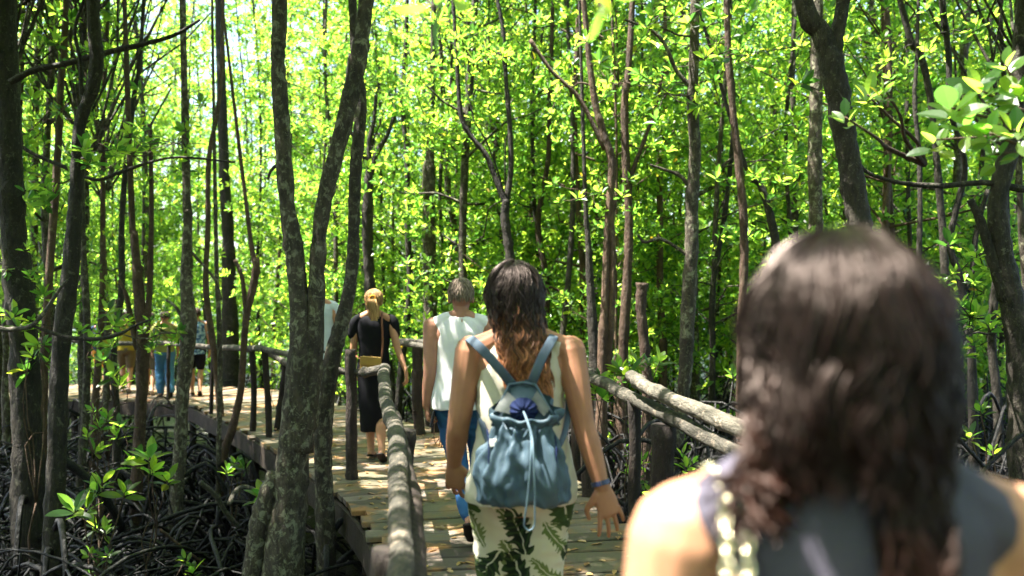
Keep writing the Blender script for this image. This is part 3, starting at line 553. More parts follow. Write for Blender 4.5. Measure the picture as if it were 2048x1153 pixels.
for k_, (x, y) in enumerate(((-6.9, 12.3), (-7.6, 12.8), (-6.2, 9.6), (-3.1, 10.7), (-5.9, 11.0))):
    if not in_deck(x, y, .2): dup(protos[3], (x, y, gz(x, y) + .2), rr_.uniform(0, 6.28), (.9, .9, 1.12), label='slim mangrove with a high leafy crown between the left trunks and the far walkway', group='mangroves left of the walkway')
for k_ in range(62):   # the forest goes on behind the photographer; added unseen to block sky light
    a_ = rr_.uniform(-2.6, 2.6) if k_ < 40 else 0
    if k_ < 46: x, y = rr_.uniform(-13, 13), rr_.uniform(-15, -2.5)
    elif k_ < 58: x, y = rr_.uniform(-14, -8.2), rr_.uniform(-2.5, 8)
    else: x, y = rr_.uniform(4.5, 13), rr_.uniform(-2.5, 6)
    if in_deck(x, y, .6) or (y > 0 and abs(x) < .66 * y): continue
    dup(protos[k_ % 6], (x, y, gz(x, y)), rr_.uniform(0, 6.28), label='unseen leafy mangrove added behind the photographer to block sky light', group='unseen mangroves added behind the photographer')
# far wood closing the view
mb = MB(); n = 15000; yy = R.uniform(33, 60, n); c = np.column_stack([R.uniform(-.72, .72, n) * yy, yy, R.uniform(-.8, 1, n) * 0 + -.8 + 15 * R.uniform(0, 1, n) ** 1.5])
v, q = rosettes(c, R.normal(0, .7, (n, 3)) + (0, -.5, .6), 7, .22, .11); mb.add(v, q)
for i in range(110):
    y_ = R.uniform(33, 52); x_ = R.uniform(-.68, .68) * y_; tube(mb, spline([(x_, y_, -1.3), (x_ + R.normal(0, .3), y_, 4), (x_ + R.normal(0, .6), y_, 11)], 8), np.linspace(.09, .03, 8), 5, caps=False, a=1)
fo = mb.build('far_forest', M['leaf'], None, smooth=False); fo.data.materials.append(M['bark_brown']); nf = len(fo.data.polygons); mi = np.zeros(nf, np.int32); mi[-110 * 35:] = 1; fo.data.polygons.foreach_set('material_index', mi)
tag(fo, 'mass of bright green leaves of the far wood', 'forest', kind='stuff')

# --- saplings
def sapling(label, sprays, Y, base=None, L=.12, nl=8, bark_='bark_brown', filt=False, group=None):
    x0, y0 = (sprays[0][0], sprays[0][1]) if base is None else base; b0 = P(x0, y0, Y); b0[2] = gz(b0[0], b0[1])
    root = thing('mangrove_sapling', label, 'sapling', b0, group=group); st = MB(); lf = MB()
    mid = np.mean([P(x, y, Y) for x, y, *_ in sprays], 0); mid = (mid * (.7, .7, .45) + b0 * (.3, .3, .55)) if len(sprays) > 1 else b0 + (mid - b0) * .5
    tube(st, branch_path(b0 - (0, 0, .05), mid, .04, 8) - b0, np.linspace(.012, .008, 8), 6)
    c = []
    for (x, y, *z) in sprays:
        e = P(x, y, Y + R.normal(0, .15)); c.append(e); tube(st, branch_path(mid, e, .08, 8) - b0, np.linspace(.008, .004, 8), 5)
    c = np.array(c); d = R.normal(0, .35, (len(c), 3)) + (0, -.15, .9)
    v, q = rosettes(c, d, nl, L, L * .42); lf.add(v - b0, q); st.build('stem', M[bark_], root); lf.build('leaves', M['leaf'], root, smooth=False); return root
SAP = [('bright yellow green sapling growing below the far railing', [(215, 620), (235, 640), (190, 690), (215, 700), (240, 770), (225, 750), (205, 720)], 9.0, .13),
       ('bright sapling in the dark under the far walkway edge', [(185, 820), (215, 835), (240, 850), (200, 850), (230, 870), (175, 870), (195, 900)], 7.6, .11),
       ('sapling with broad glossy leaves over the roots at lower left', [(270, 925), (305, 940), (335, 960), (300, 915)], 6.6, .13),
       ('glossy broad leaved sapling just left below the other one', [(205, 965), (190, 980), (250, 985), (170, 1015), (150, 1020)], 6.3, .14),
       ('small sapling low among the roots at lower left', [(190, 1050), (210, 1060), (185, 1105), (215, 1110)], 6.4, .09),
       ('little sapling right of the pale crossed roots', [(455, 940), (485, 935), (470, 925)], 8.2, .10),
       ('lone leaf sprig beside the foot of the forked tree', [(525, 990), (540, 985)], 7.0, .11),
       ('tiny sapling at the bottom edge left', [(180, 1145), (370, 1120), (385, 1140)], 6.4, .09),
       ('green sapling above the right railing log', [(1240, 735), (1275, 725), (1300, 728), (1255, 750), (1320, 722)], 7.0, .13),
       ('sapling hanging just under the right railing log', [(1195, 770), (1205, 790), (1190, 780)], 6.6, .14),
       ('small sapling behind the right railing post', [(1260, 900), (1285, 920), (1275, 960), (1290, 990), (1260, 940)], 6.2, .07),
       ('tiny sapling beside the nearest shoulder', [(1300, 985), (1270, 1005), (1320, 960)], 6.0, .07),
       ('sprig right of the railing post over dark roots', [(1365, 905), (1375, 930), (1385, 925)], 6.2, .08),
       ('sapling in the left shade by the thick dark trunk', [(75, 690), (60, 710), (100, 720), (50, 740)], 7.2, .12),
       ('sapling low at the right edge behind the shoulder', [(1960, 820), (1985, 900), (2040, 915), (1940, 870)], 6.6, .1),
       ('leafy sapling at the bend of the walkway', [(520, 740), (556, 745), (548, 720)], 13.5, .13),
       ('leafy sapling against the roots behind the person in black', [(880, 800), (875, 780), (885, 820)], 8.9, .11)]
FINE = True
for lb, sp_, YY, LL in SAP: sapling(lb, sp_, YY, L=LL)
# leaf sprays hanging close to the lens from a shade tree
def spray(label, c, dirs, L, W_, n=6, root_from=None):
    c = np.array(c); o = thing('leafy_branch', label, 'branch', c.mean(0)); v, q = rosettes(c, np.array(dirs, float), n, L, W_); lf = MB(); lf.add(v - c.mean(0), q); tw = MB()
    for e in c: tube(tw, branch_path(np.array(root_from) - c.mean(0), e - c.mean(0), .04, 10), np.linspace(.012, .004, 10), 6, rough=.05)
    tw.build('twig', M['bark_brown'], o); lf.build('leaves', M['leaf'], o, smooth=False)
spray('blurred leaf sprig hanging from the top of the picture right of centre', [P(1208, 18, 1.7)], [(0, -.2, -.7)], .085, .034, 5, P(1180, -200, 2.2))
spray('blurred leaves at the top edge near the middle', [P(865, 15, 2.0)], [(-.4, 0, -.3)], .13, .045, 5, P(820, -250, 2.3))
spray('branch with large glossy leaves reaching in from the right edge', [P(1900, 215, 3.0), P(1960, 180, 3.1), P(2010, 130, 3.0), P(2030, 260, 2.9), P(1975, 265, 3.0), P(1930, 250, 3.1), P(1870, 280, 3.2), P(2040, 190, 3.0), P(1990, 310, 3.1)], [(-.4, -.5, .7)] * 9, .095, .052, 8, P(2200, 260, 3.3))
spray('sunlit yellow green sprig over the thick black trunk', [P(1690, 235, 3.4), P(1770, 180, 3.4), P(1735, 190, 3.6)], [(-.3, -.5, .7), (.2, -.4, .8), (0, -.4, .9)], .08, .042, 6, P(1850, 330, 3.8))

FINE = False
# --- root tangle
def arcs(rng, n, xy, zhi=(.1, .8), lean=1.0):
    mb = MB()
    for i in range(n):
        x, y = xy(); an = rng.uniform(0, 6.28); u = np.array([math.cos(an), math.sin(an)]) * rng.uniform(.3, 1.3); g0 = gz(x, y); h = rng.uniform(*zhi)
        a = np.array([x - u[0], y - u[1], g0 - .05]); m1 = np.array([x - u[0] * .3, y - u[1] * .3, g0 + h]); e = np.array([x + u[0] * rng.uniform(.6, 1), y + u[1] * rng.uniform(.6, 1), g0 - .05])
        e[2] = g0 + (-.05 if rng.random() < .7 else h * rng.uniform(.6, 1.4)); m2 = (m1 + e) / 2 + np.array([rng.normal(0, .06), rng.normal(0, .06), h * .3])
        r = rng.uniform(.008, .021); tube(mb, spline([a, m1, m2, e], 11), np.linspace(r, r * .8, 11), 6, rough=.04)
        if rng.random() < .5: f = m2; e2 = f + np.array([rng.normal(0, .3), rng.normal(0, .3), g0 - .05 - f[2]]); tube(mb, spline([f, (f + e2) / 2 + (0, 0, .1), e2], 6), r * .7, 5)
    return mb
rr_ = np.random.default_rng(21)
def xyL():
    while True:
        y = 5.8 + 8 * rr_.random() ** 1.2; x = rr_.uniform(-.66, -.12) * y
        if not in_deck(x, y, .1): return x, y
def xyR():
    while True:
        y = 3.8 + 12 * rr_.random() ** 1.2; x = rr_.uniform(.02, .68) * y
        if not in_deck(x, y, .15): return x, y
def xyF():
    while True:
        y = 10 + 16 * rr_.random(); x = rr_.uniform(-.66, .66) * y
        if not in_deck(x, y, .15): return x, y
def xyM():
    while True:
        y = rr_.uniform(7, 15); x = rr_.uniform(-3, 4)
        if not in_deck(x, y, .2): return x, y
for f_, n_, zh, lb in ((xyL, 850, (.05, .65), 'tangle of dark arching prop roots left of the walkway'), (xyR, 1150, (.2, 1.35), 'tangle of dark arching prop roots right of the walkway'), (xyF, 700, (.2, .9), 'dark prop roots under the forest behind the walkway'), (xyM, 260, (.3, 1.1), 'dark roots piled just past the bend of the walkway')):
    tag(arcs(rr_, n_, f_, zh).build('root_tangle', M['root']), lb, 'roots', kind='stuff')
for lb, pts, r in (('pale straight root sticking up beside the forked tree', [(458, 1010), (470, 985), (490, 975), (535, 990)], 5), ('pale crossed root on top of the tangle at lower left', [(400, 965), (430, 990), (455, 1030), (480, 1055)], 5),
                   ('bare grey branch lying over the roots at far left', [(118, 915), (160, 945), (200, 985), (225, 1020), (245, 1060)], 9), ('thin reddish twig over the roots at lower left', [(320, 1060), (370, 1100), (410, 1130), (430, 1145)], 3)):
    mb = MB(); YY = 7.0; a = spline([P(x, y, YY + .1 * i) for i, (x, y) in enumerate(pts)], 20); c0 = a.mean(0); tube(mb, a - c0, r * YY / F, 7, rough=.06); o = mb.build('bare_root', M['log' if 'pale' in lb else 'root' if 'grey' in lb else 'bark_brown']); o.location = c0; tag(o, lb, 'root')

# ------------------------------------------------------------------ railings
def log(mb, pts, r, k=18, knots=4, rough=.03, n=80):
    S_ = spline(np.column_stack([np.array(pts, float), np.broadcast_to(r, (len(pts),))]), n); rad = S_[:, 3].copy(); sd = R.uniform(0, 99)
    L_ = np.concatenate([[0], np.cumsum(np.linalg.norm(np.diff(S_[:, :3], axis=0), axis=1))])
    for c in R.uniform(0, L_[-1], knots * 2): rad *= 1 + R.uniform(.05, .3) * R.uniform(.2, 1) * np.exp(-((L_ - c) / .028) ** 2)
    wob = np.array([[mnoise.noise((l * 2.2, sd, q)) for q in (1, 7, 13)] for l in L_]) * S_[:, 3:4] * .28
    t0 = len(mb.V); tube(mb, S_[:, :3] + wob, rad, k, rough=0); V = mb.V[t0].reshape(n, k, 3); c = V.mean(1, keepdims=True)
    f = np.array([[1 + .13 * mnoise.noise((L_[i] * 4.5, math.cos(j / k * 6.283) * 1.3 + sd, math.sin(j / k * 6.283) * 1.3)) + .06 * mnoise.noise((L_[i] * 34, j * 1.1, sd)) for j in range(k)] for i in range(n)])
    mb.V[t0] = (c + (V - c) * f[..., None]).reshape(-1, 3)
    for _ in range(max(1, knots // 3)):
        i = R.integers(4, n - 4); u = nrm(R.normal(0, 1, 3)); tube(mb, [S_[i, :3], S_[i, :3] + u * rad[i] * 1.25, S_[i, :3] + u * rad[i] * 1.55], [rad[i] * .5, rad[i] * .34, rad[i] * .2], 7, rough=.08)
def railing(label, posts, rails):
    c0 = np.array(posts[0][0], float); c0[2] = 0; t = thing('log_railing', label, 'railing', c0)
    for pts, r, mt in rails: mb = MB(); log(mb, np.array(pts, float) - c0, r); mb.build('rail', M[mt], t)
    for a, b, r in posts: mb = MB(); a = np.array(a, float); b = np.array(b, float); m_ = (a + b) / 2 + R.normal(0, .012, 3) * (1, 1, 0); log(mb, np.array([a, m_, b]) - c0, r, 12, 2, .04, 30); mb.build('post', M['log_dark'], t)
    return t
pA = P(772, 742, 7.3)
railing('knobbly pale log railing along the left side of the near walkway', [
    (edge(9.1, -1, -.02, 1.0) * 0 + np.array([-1.39, 7.34, 1.12]), np.array([-1.39, 7.34, -.3]), .048),
    (P(800, 900, 4.25) * (1, 1, 0) + (.03, 0, .92), (-.62, 4.25, -.4), .05), ((-.33, 2.3, .9), (-.36, 2.3, -.4), .05)],
    [([P(768, 738, 7.2), P(772, 800, 5.4), P(790, 860, 4.2), P(796, 950, 3.15), P(800, 1050, 2.55), P(798, 1150, 2.15), P(780, 1300, 1.7), P(740, 1500, 1.3)], [.050, .043, .039, .037, .035, .034, .034, .034], 'log'),
     ([P(790, 830, 4.9), P(818, 960, 3.3), P(826, 1060, 2.75), P(830, 1180, 2.3), P(820, 1350, 1.9)], [.03, .038, .038, .038, .038], 'log_dark'),
     ([P(668, 740, 7.35), P(700, 746, 7.35), P(730, 746, 7.3), P(765, 738, 7.15)], [.026, .03, .036, .04], 'log')])
railing('doubled grey log railing on the right side of the near walkway', [
    (P(1328, 850, 4.85), P(1322, 1250, 4.85) * (1, 1, 0) - (0, 0, 1.2), .066), (P(1150, 735, 7.4), (P(1150, 735, 7.4) * (1, 1, 0)) - (0, 0, 1.0), .05), (P(1268, 800, 5.5), P(1268, 800, 5.5) * (1, 1, 0) - (0, 0, 1.1), .04), ((1.02, 2.4, .95), (1.02, 2.4, -1.1), .055)],
    [([P(1140, 725, 7.7), P(1180, 752, 6.7), P(1240, 785, 5.8), P(1300, 815, 5.2), P(1370, 850, 4.6), P(1460, 898, 3.95), P(1600, 975, 3.2), P(1800, 1090, 2.5)], [.038, .042, .044, .042, .040, .038, .037, .036], 'log'),
     ([P(1262, 752, 5.5), P(1300, 778, 5.1), P(1380, 815, 4.5), P(1465, 852, 3.95), P(1600, 910, 3.3), P(1800, 1010, 2.6)], [.039, .042, .042, .042, .040, .039], 'log')])
rp = [];
for sx in (11.6, 13.1, 14.9): e = edge(sx, 1, -.06); rp.append(((e[0], e[1], e[2] + 1.0), (e[0], e[1], e[2] - .35), .05))
q0 = P(835, 868, 9.76); rp.insert(0, ((q0[0], 9.76, 1.03), (q0[0] + .04, 9.76, -.4), .06))
railing('thin railing on the far right side of the walkway behind the woman in black', rp, [([P(862, 686, 9.6), P(800, 686, 9.9)] + [np.array(a) + (0, 0, -.02) for a, b_, r_ in rp[1:]], .033, 'log')])
sL = [x for x in np.arange(11.0, S[-1], .25)]
E = np.array([edge(x, -1, -.05) for x in sL]); px = CX + E[:, 0] * F / E[:, 1]
pts = []; ps = []
for tx in (590, 525, 503, 425, 330, 214, 110, -60): i = int(np.argmin(abs(px - tx))); e = E[i]; ps.append(((e[0], e[1], e[2] + 1.0), (e[0] + R.normal(0, .04), e[1], e[2] - .35), .036 if tx in (525, 503) else .03)); pts.append(np.array([e[0], e[1], e[2] + .98 + R.normal(0, .02)]))
railing('long thin pole railing on the near side of the far walkway', ps, [(pts[:5], [.03, .034, .036, .04, .034], 'log'), (pts[3:], [.03, .036, .04, .04, .04], 'log')])
e0 = P(556, 800, 10.3); railing('short broken rail with a pale cut end left of the forked tree', [((e0[0] + .1, 10.3, .78), (e0[0] - .02, 10.3, -.3), .05)], [([P(536, 708, 10.5), P(552, 716, 10.4), P(576, 728, 10.2), P(620, 745, 9.6)], [.03, .034, .04, .04], 'log')])

# ------------------------------------------------------------------ people
def hand(mb, w, d, n, t, curl=.5, s=1.0, splay=2.2, thumb=.75):
    """w wrist, d finger direction, n the way the fingers curl (palm side), t thumb side"""
    w, d, n, t = np.asarray(w, float), nrm(d), nrm(n), nrm(t)
    n = nrm(n - d * (n @ d)); t = nrm(np.cross(d, n)) * (1 if np.cross(d, n) @ t > 0 else -1)
    rtube(mb, [w - d * .02 * s, w + d * .02 * s, w + d * .055 * s, w + d * .092 * s], np.array([.024, .032, .040, .037]) * s, 14, 14, side=t, rb=np.array([.020, .018, .016, .013]) * s)
    for i, (off, ln) in enumerate(((.033, .070), (.011, .080), (-.011, .074), (-.032, .058))):
        b = w + d * (.088 - abs(off - .005) * .25) * s + t * off * s; dd = nrm(d + t * off * splay * 2.5); c = curl * (1 + .15 * i)
        p = [b]; a = 0
        for j, f in enumerate((.45, .32, .23)):
            a += c * (.5, .9, .7)[j]; p.append(p[-1] + (dd * math.cos(a) + n * math.sin(a)) * ln * 1.08 * f * s)
        rtube(mb, p, np.array([.0092, .0085, .0078, .0066]) * s, 8, 12)
    b = w + d * .022 * s + t * .026 * s; dd = nrm(d * .75 + t * thumb + n * .35)
    rtube(mb, [b, b + dd * .035 * s, b + dd * .058 * s + n * .004, b + nrm(dd + d * .5) * .08 * s + n * .008], np.array([.014, .012, .0098, .008]) * s, 8, 12)

TOR = [(0, .0, .80, .12, .085), (0, -.01, .86, .168, .118), (0, -.01, .92, .172, .12), (0, 0, 1.0, .150, .102), (0, 0, 1.08, .132, .092), (0, 0, 1.16, .140, .096), (0, 0, 1.25, .156, .105), (0, -.005, 1.32, .165, .102), (0, -.01, 1.37, .150, .082), (0, -.01, 1.41, .095, .062)]
def body_mesh(arms, legs, hs=1.0, wide=1.0, head=(0, .012, 0), vox=.006, hands=(), armr=1.0, legr=1.0, feet=True):
    mb = MB(); rings(mb, [(a, b, c, d * wide, e * (1 + (wide - 1) * .6)) for a, b, c, d, e in TOR])
    hx, hy, hz = head
    rtube(mb, [(0, -.012, 1.36), (hx * .4, -.006 + hy * .3, 1.43), (hx * .8, hy, 1.50 + hz)], [.060 * wide, .052, .052], 14)
    ellip(mb, (hx, hy - .012, 1.585 + hz), (.074, .093, .090)); ellip(mb, (hx, hy + .018, 1.535 + hz), (.060, .074, .085))
    rtube(mb, [(hx, hy + .088, 1.568 + hz), (hx, hy + .103, 1.545 + hz), (hx, hy + .110, 1.530 + hz)], [.008, .011, .013], 8)          # nose
    rtube(mb, [(hx - .024, hy + .078, 1.497 + hz), (hx, hy + .088, 1.496 + hz), (hx + .024, hy + .078, 1.497 + hz)], .009, 8)              # lips
    rtube(mb, [(hx - .04, hy + .076, 1.585 + hz), (hx, hy + .088, 1.580 + hz), (hx + .04, hy + .076, 1.585 + hz)], .010, 8)               # brow
    ellip(mb, (hx, hy + .076, 1.468 + hz), (.022, .018, .016))                                                                          # chin
    for s in (-1, 1):
        ellip(mb, (hx + s * .077, hy - .005, 1.548 + hz), (.011, .020, .032)); rtube(mb, [(s * .045, -.016, 1.445), (s * .10, -.018, 1.408), (s * .165 * wide, -.01, 1.375)], [.035, .043, .050], 12)
    for (sh, el, wr) in arms:
        sh, el, wr = map(np.array, (sh, el, wr)); rtube(mb, [sh, sh * .5 + el * .5 + (0, -.004, 0), el, el * .6 + wr * .4, wr], np.array([.054, .047, .039, .038, .026]) * armr, 14)
    for hh in hands: hand(mb, *hh)
    for (hp, kn, ank, toe) in legs:
        hp, kn, ank, toe = map(lambda a: np.array(a, float), (hp, kn, ank, toe)); m1 = hp * .5 + kn * .5 + (0, .01, 0); cf = kn * .65 + ank * .35 + (0, -.018, 0)
        rtube(mb, [hp, m1, kn, cf, ank * .8 + kn * .2, ank], np.array([.092, .076, .054, .056, .038, .034]) * legr, 14)
        if feet:
            d = nrm(toe - ank); rtube(mb, [ank - d * .03 + (0, 0, -.035), ank + (toe - ank) * .45 + (0, 0, -.02), toe], [.034, .036, .028], 12, side=(1, 0, 0), rb=[.032, .026, .015])
    return fuse(mb, vox, 3)
def legs_mesh(legs, off=.012, to=1.0, hips=True, vox=.008, flare=0, wr=.006, wide=1.0, seed=0, legr=1.0):
    mb = MB()
    if hips: rings(mb, [(0, -.005, .80, .135 * wide, .10), (0, -.012, .86, .176 * wide, .130), (0, -.01, .92, .178 * wide, .130), (0, 0, 1.0, .158 * wide, .110), (0, 0, 1.04, .148 * wide, .103)])
    for (hp, kn, ank, toe) in legs:
        hp, kn, ank = map(lambda a: np.array(a, float), (hp, kn, ank)); m1 = hp * .5 + kn * .5 + (0, .01, 0); cf = kn * .6 + ank * .4 + (0, -.012, 0); ft = np.array([.095, .080, .060, .058, .040 + .01, .038 + .008]) * legr + off
        ft[2:] += flare; pth = spline(np.column_stack([[hp, m1, kn, cf, ank * .85 + kn * .15, ank * .96 + kn * .04], ft]), 30); n = max(4, int(30 * to)); rtube(mb, pth[:n:3, :3], pth[:n:3, 3], 16)
    return fuse(mb, vox, 2, wr, (6, 6, 9), seed)
def top_mesh(rg, straps, vox=.007, wr=.006, wsc=(7, 7, 4), seed=0, extra=()):
    mb = MB(); rings(mb, rg, sq=2.2)
    for s in straps: rtube(mb, *s)
    for e in extra: rtube(mb, *e)
    return fuse(mb, vox, 3, wr, wsc, seed)

def hair_mesh(c, n, R3=(.078, .095, .098), zend=1.15, sweep=0.0, spreadx=1.0, thm=115, curl=.010, freq=70, rad=.0022, lay=.03, yb=-.125, seed=0, seg=26, shell=True, endj=.10, side_drop=None, widths=None, shell_end=None):
    """strands from the scalp, over the head, falling down the back. c head centre."""
    g = np.random.default_rng(seed); mb = MB(); c = np.array(c, float); Z0 = c[2]
    cx_end = sweep
    def curtain(th, u, ly, zz):   # u 0..1 along the fall from the head's equator to the ends
        hw = np.interp(u, [0, .15, .5, 1], widths) if widths else R3[0] * (1 + .15 * u) * spreadx
        return hw
    if shell:
        k = 22; rows = []
        for ph in np.linspace(4, 92, 11):
            ph = math.radians(ph); rows.append([(c[0] + (R3[0] + .005) * math.sin(ph) * math.cos(a), c[1] + (R3[1] + .006) * math.sin(ph) * math.sin(a) * (1 if math.sin(a) < 0 else .62), c[2] + (R3[2] + .003) * math.cos(ph)) for a in np.linspace(0, 2 * math.pi, k, endpoint=False)])
        for u in np.linspace(.06, 1, 12):
            z = Z0 + ((shell_end or zend + endj * .7) - Z0) * u; hw = curtain(0, u, 0, z) * .92 * (1 - .35 * u ** 3); xc = c[0] + cx_end * u; yc = c[1] * (1 - min(1, u * 2)) + (float(np.interp(z, [1.2, 1.34, 1.46], [yb, yb + .012, -.100])) + .034) * min(1, u * 2); dep = np.interp(u, [0, .25, .5, 1], [R3[1], .062, .035, .012])
            rows.append([(xc + hw * math.cos(a), (yc if u > .25 else c[1] - .02) + dep * math.sin(a) * (1 if math.sin(a) < 0 else .5), z) for a in np.linspace(0, 2 * math.pi, k, endpoint=False)])
        V = np.array(rows).reshape(-1, 3); m = len(rows); i = np.arange(m - 1)[:, None] * k; j = np.arange(k)[None]; j2 = (j + 1) % k
        tz = np.clip((Z0 + .1 - V[:, 2]) / (Z0 + .1 - zend), 0, 1)
        mb.add(V, np.stack([i + j2, i + j, i + k + j, i + k + j2], -1).reshape(-1, 4), [list(range(k)), [(m - 1) * k + x for x in range(k)][::-1]], tz)
    for lk in range(n // 14):
        LT_ = g.uniform(-thm, thm); LP = g.uniform(2, 84); LL = g.uniform(.012, lay); LZ = g.uniform(-.25, 1) * endj; Lph = g.uniform(0, 6.28, 2); Lfq = g.uniform(.75, 1.25); Lam = g.uniform(.4, 1.3); Loff = g.normal(0, .006, 2)
        for s in range(14):
            th = math.radians(LT_ + g.normal(0, 5)); ph0 = math.radians(max(1, LP + g.normal(0, 4))); ly = max(.008, LL + g.normal(0, .002)); ze = zend + LZ + g.normal(0, .012) + (1 - math.cos(th)) * .02
            swp = cx_end; wk = 1.0
            if side_drop is not None:
                lim, zshort, swl, wl = side_drop
                if math.sin(th) < lim or abs(th) > 1.9: ze = zshort + LZ * .15 + g.normal(0, .01)
                else: swp = swl; wk = wl
            P_ = []; n1 = 9
            front = abs(th) > 2.05; ph0 = min(ph0, .75) if front else ph0
            for ph in np.linspace(ph0, math.radians(62 if front else 88), n1):
                yy = -(R3[1] + ly) * math.sin(ph) * math.cos(th); P_.append((c[0] + (R3[0] + ly) * math.sin(ph) * math.sin(th), c[1] + (yy if yy < 0 else yy * .7), c[2] + (R3[2] + ly) * math.cos(ph)))
            x0, y0, z0 = P_[-1]; fx = (x0 - c[0]) / (R3[0] + ly); ybo = -ly * .7 + .03 * (1 - math.cos(th)) * .5 + Loff[1]
            for u_ in ([] if front else np.linspace(0, 1, seg - n1 + 1)[1:]):
                z = z0 + (ze - z0) * u_; u = (Z0 - z) / (Z0 - zend); u = min(max(u, 0), 1.1); hw = curtain(th, u, ly, z)
                k1 = min(1, u_ * 3); xt = c[0] + swp * u ** 1.2 + fx * hw * (1 + (wk - 1) * u) * (1 - .12 * u_) + Loff[0] * k1; cb = max(0, math.cos(th)) ** .5; yt = (float(np.interp(z, [1.2, 1.34, 1.46], [yb, yb + .012, -.100])) + ybo) * cb + (1 - cb) * float(np.interp(z, [1.2, 1.40, 1.50], [yb * .9, -.07, y0 * .9 - .01])); P_.append((x0 * (1 - k1) + xt * k1, y0 + (yt - y0) * min(1, u_ * 1.5), z))
            P_ = np.array(P_); Pd = spline(P_, seg * 2); t = np.linspace(0, 1, len(Pd)); sl = np.cumsum(np.concatenate([[0], np.linalg.norm(np.diff(Pd, axis=0), axis=1)]))
            am = curl * Lam * np.interp(sl, [0, .08, .20], [.15, .45, 1]); 
            Pd[:, 0] += am * np.sin(sl * freq * Lfq + Lph[0] + g.normal(0, .25)); Pd[:, 1] -= np.abs(am) * (.5 + .5 * np.cos(sl * freq * Lfq + Lph[1]))
            rr = rad * g.uniform(.6, 1.5) * np.interp(t, [0, .1, .8, 1], [.6, 1, .9, .25]); tz = np.clip((Z0 + .1 - Pd[:, 2]) / (Z0 + .1 - zend) + g.normal(0, .08), 0, 1)
            tube(mb, Pd, rr, 3, caps=False, a=tz)
    return mb.mesh('hair', attr='tip')
def short_hair(c, r=(.080, .100, .098), n=1500, seed=1, low=110, zmin=-.075, rad=.0016, ln=.025):
    g = np.random.default_rng(seed); mb = MB(); c = np.array(c, float); k = 22; rows = []
    for ph in np.linspace(3, low, 12):
        p = math.radians(ph); rows.append([(c[0] + r[0] * math.sin(p) * math.cos(a), c[1] + r[1] * math.sin(p) * (math.sin(a) if math.sin(a) < 0 else math.sin(a) * (.85 if ph < 50 else .25)), c[2] + r[2] * math.cos(p)) for a in np.linspace(0, 2 * math.pi, k, endpoint=False)])
    V = np.array(rows).reshape(-1, 3); m = len(rows); i = np.arange(m - 1)[:, None] * k; j = np.arange(k)[None]; j2 = (j + 1) % k
    mb.add(V, np.stack([i + j2, i + j, i + k + j, i + k + j2], -1).reshape(-1, 4), [list(range(k)), [(m - 1) * k + x for x in range(k)][::-1]], .3)
    for s in range(n):
        th = g.uniform(-2.4, 2.4); p = math.radians(g.uniform(5, low + 6)); f = np.array([math.sin(p) * math.sin(th), -math.sin(p) * math.cos(th), math.cos(p)]); a = c + f * r; dn = nrm(np.array([f[0] * .35, -.25, -1.0])); dn = nrm(dn - f * (dn @ f) * .85)
        tube(mb, [a, a + dn * ln * .5 + f * .005, a + dn * ln + f * .004], [rad, rad, rad * .4], 3, caps=False, a=g.uniform(0, 1))
    return mb.mesh('hair', attr='tip')

def person(label, loc, h, rz, group=None):
    o = thing('person', label, 'person', loc, rz, group); s = h / 1.675; o.scale = (s, s, s); return o
def face(root, head, s=1):
    hx, hy, hz = head
    for q in (-1, 1): mb = MB(); ellip(mb, (hx + q * .031, hy + .072, 1.558 + hz), (.013, .010, .009)); mb.build('eye', M['eye'], root)
    mb = MB(); rtube(mb, [(hx - .022, hy + .084, 1.497 + hz), (hx, hy + .094, 1.496 + hz), (hx + .022, hy + .084, 1.497 + hz)], .006, 8); mb.build('lips', M['lip'], root)
def shoes(root, legs, m='shoe'):
    for hp, kn, ank, toe in legs:
        ank, toe = np.array(ank, float), np.array(toe, float); d = nrm(toe - ank); up = nrm(np.array([0, 0, 1.]) - d * d[2]); mb = MB()
        rtube(mb, [ank - d * .035 - up * .062, ank + (toe - ank) * .5 - up * .038, toe + d * .02 - up * .016], [.036, .042, .036], 12, side=(1, 0, 0), rb=[.012, .011, .009])
        mid = ank + (toe - ank) * .62 - up * .02; a = np.linspace(0, math.pi, 9); sd_ = nrm(np.cross(d, up)); tube(mb, [mid + sd_ * .042 * math.cos(x) + up * (.038 * math.sin(x) - .018) for x in a], .007, 6)
        mb.build('sandal', M[m], root)

SF = 1.675
def rel(x, y, Y, loc, h):   # photo pixel at depth Y -> body units
    return (P(x, y, Y) - np.array(loc)) / (h / SF)

# --- B: woman with the backpack
hB = 1.69; locB = (.03, 3.08, 0); rB = lambda x, y, Y: rel(x, y, Y, locB, hB)
elL, wrL = rB(917, 850, 3.06), rB(908, 925, 3.20); elR, wrR = rB(1166, 842, 3.02), rB(1203, 972, 2.98)
armsB = [((-.178, -.01, 1.375), elL, wrL), ((.178, -.01, 1.375), elR, wrR)]
legsB = [((-.088, -.005, .88), (-.075, .10, .49), (-.07, -.06, .09), (-.06, .08, .03)), ((.088, -.005, .88), (.07, .03, .48), (.065, -.22, .13), (.07, -.13, .02))]
headB = (-.02, .012, .0)
pB = person('woman with long wavy hair, cream sleeveless top and palm leaf trousers, carrying a backpack', locB, hB, 0)
obj('body', body_mesh(armsB, legsB, head=headB, vox=.0038, hands=[(wrL, (.05, .25, -1), (.4, .9, 0), (.9, -.4, 0), .45, 1.05, 3), (wrR, (.30, -.05, -1), (-.3, .9, 0), (-.9, -.3, 0), .22, 1.06, 3.2)], armr=1.04), M['skin_b'], pB); face(pB, headB)
obj('trousers', legs_mesh(legsB, .014, 1, flare=.012, wr=.010, wide=1.02), M['print'], pB)
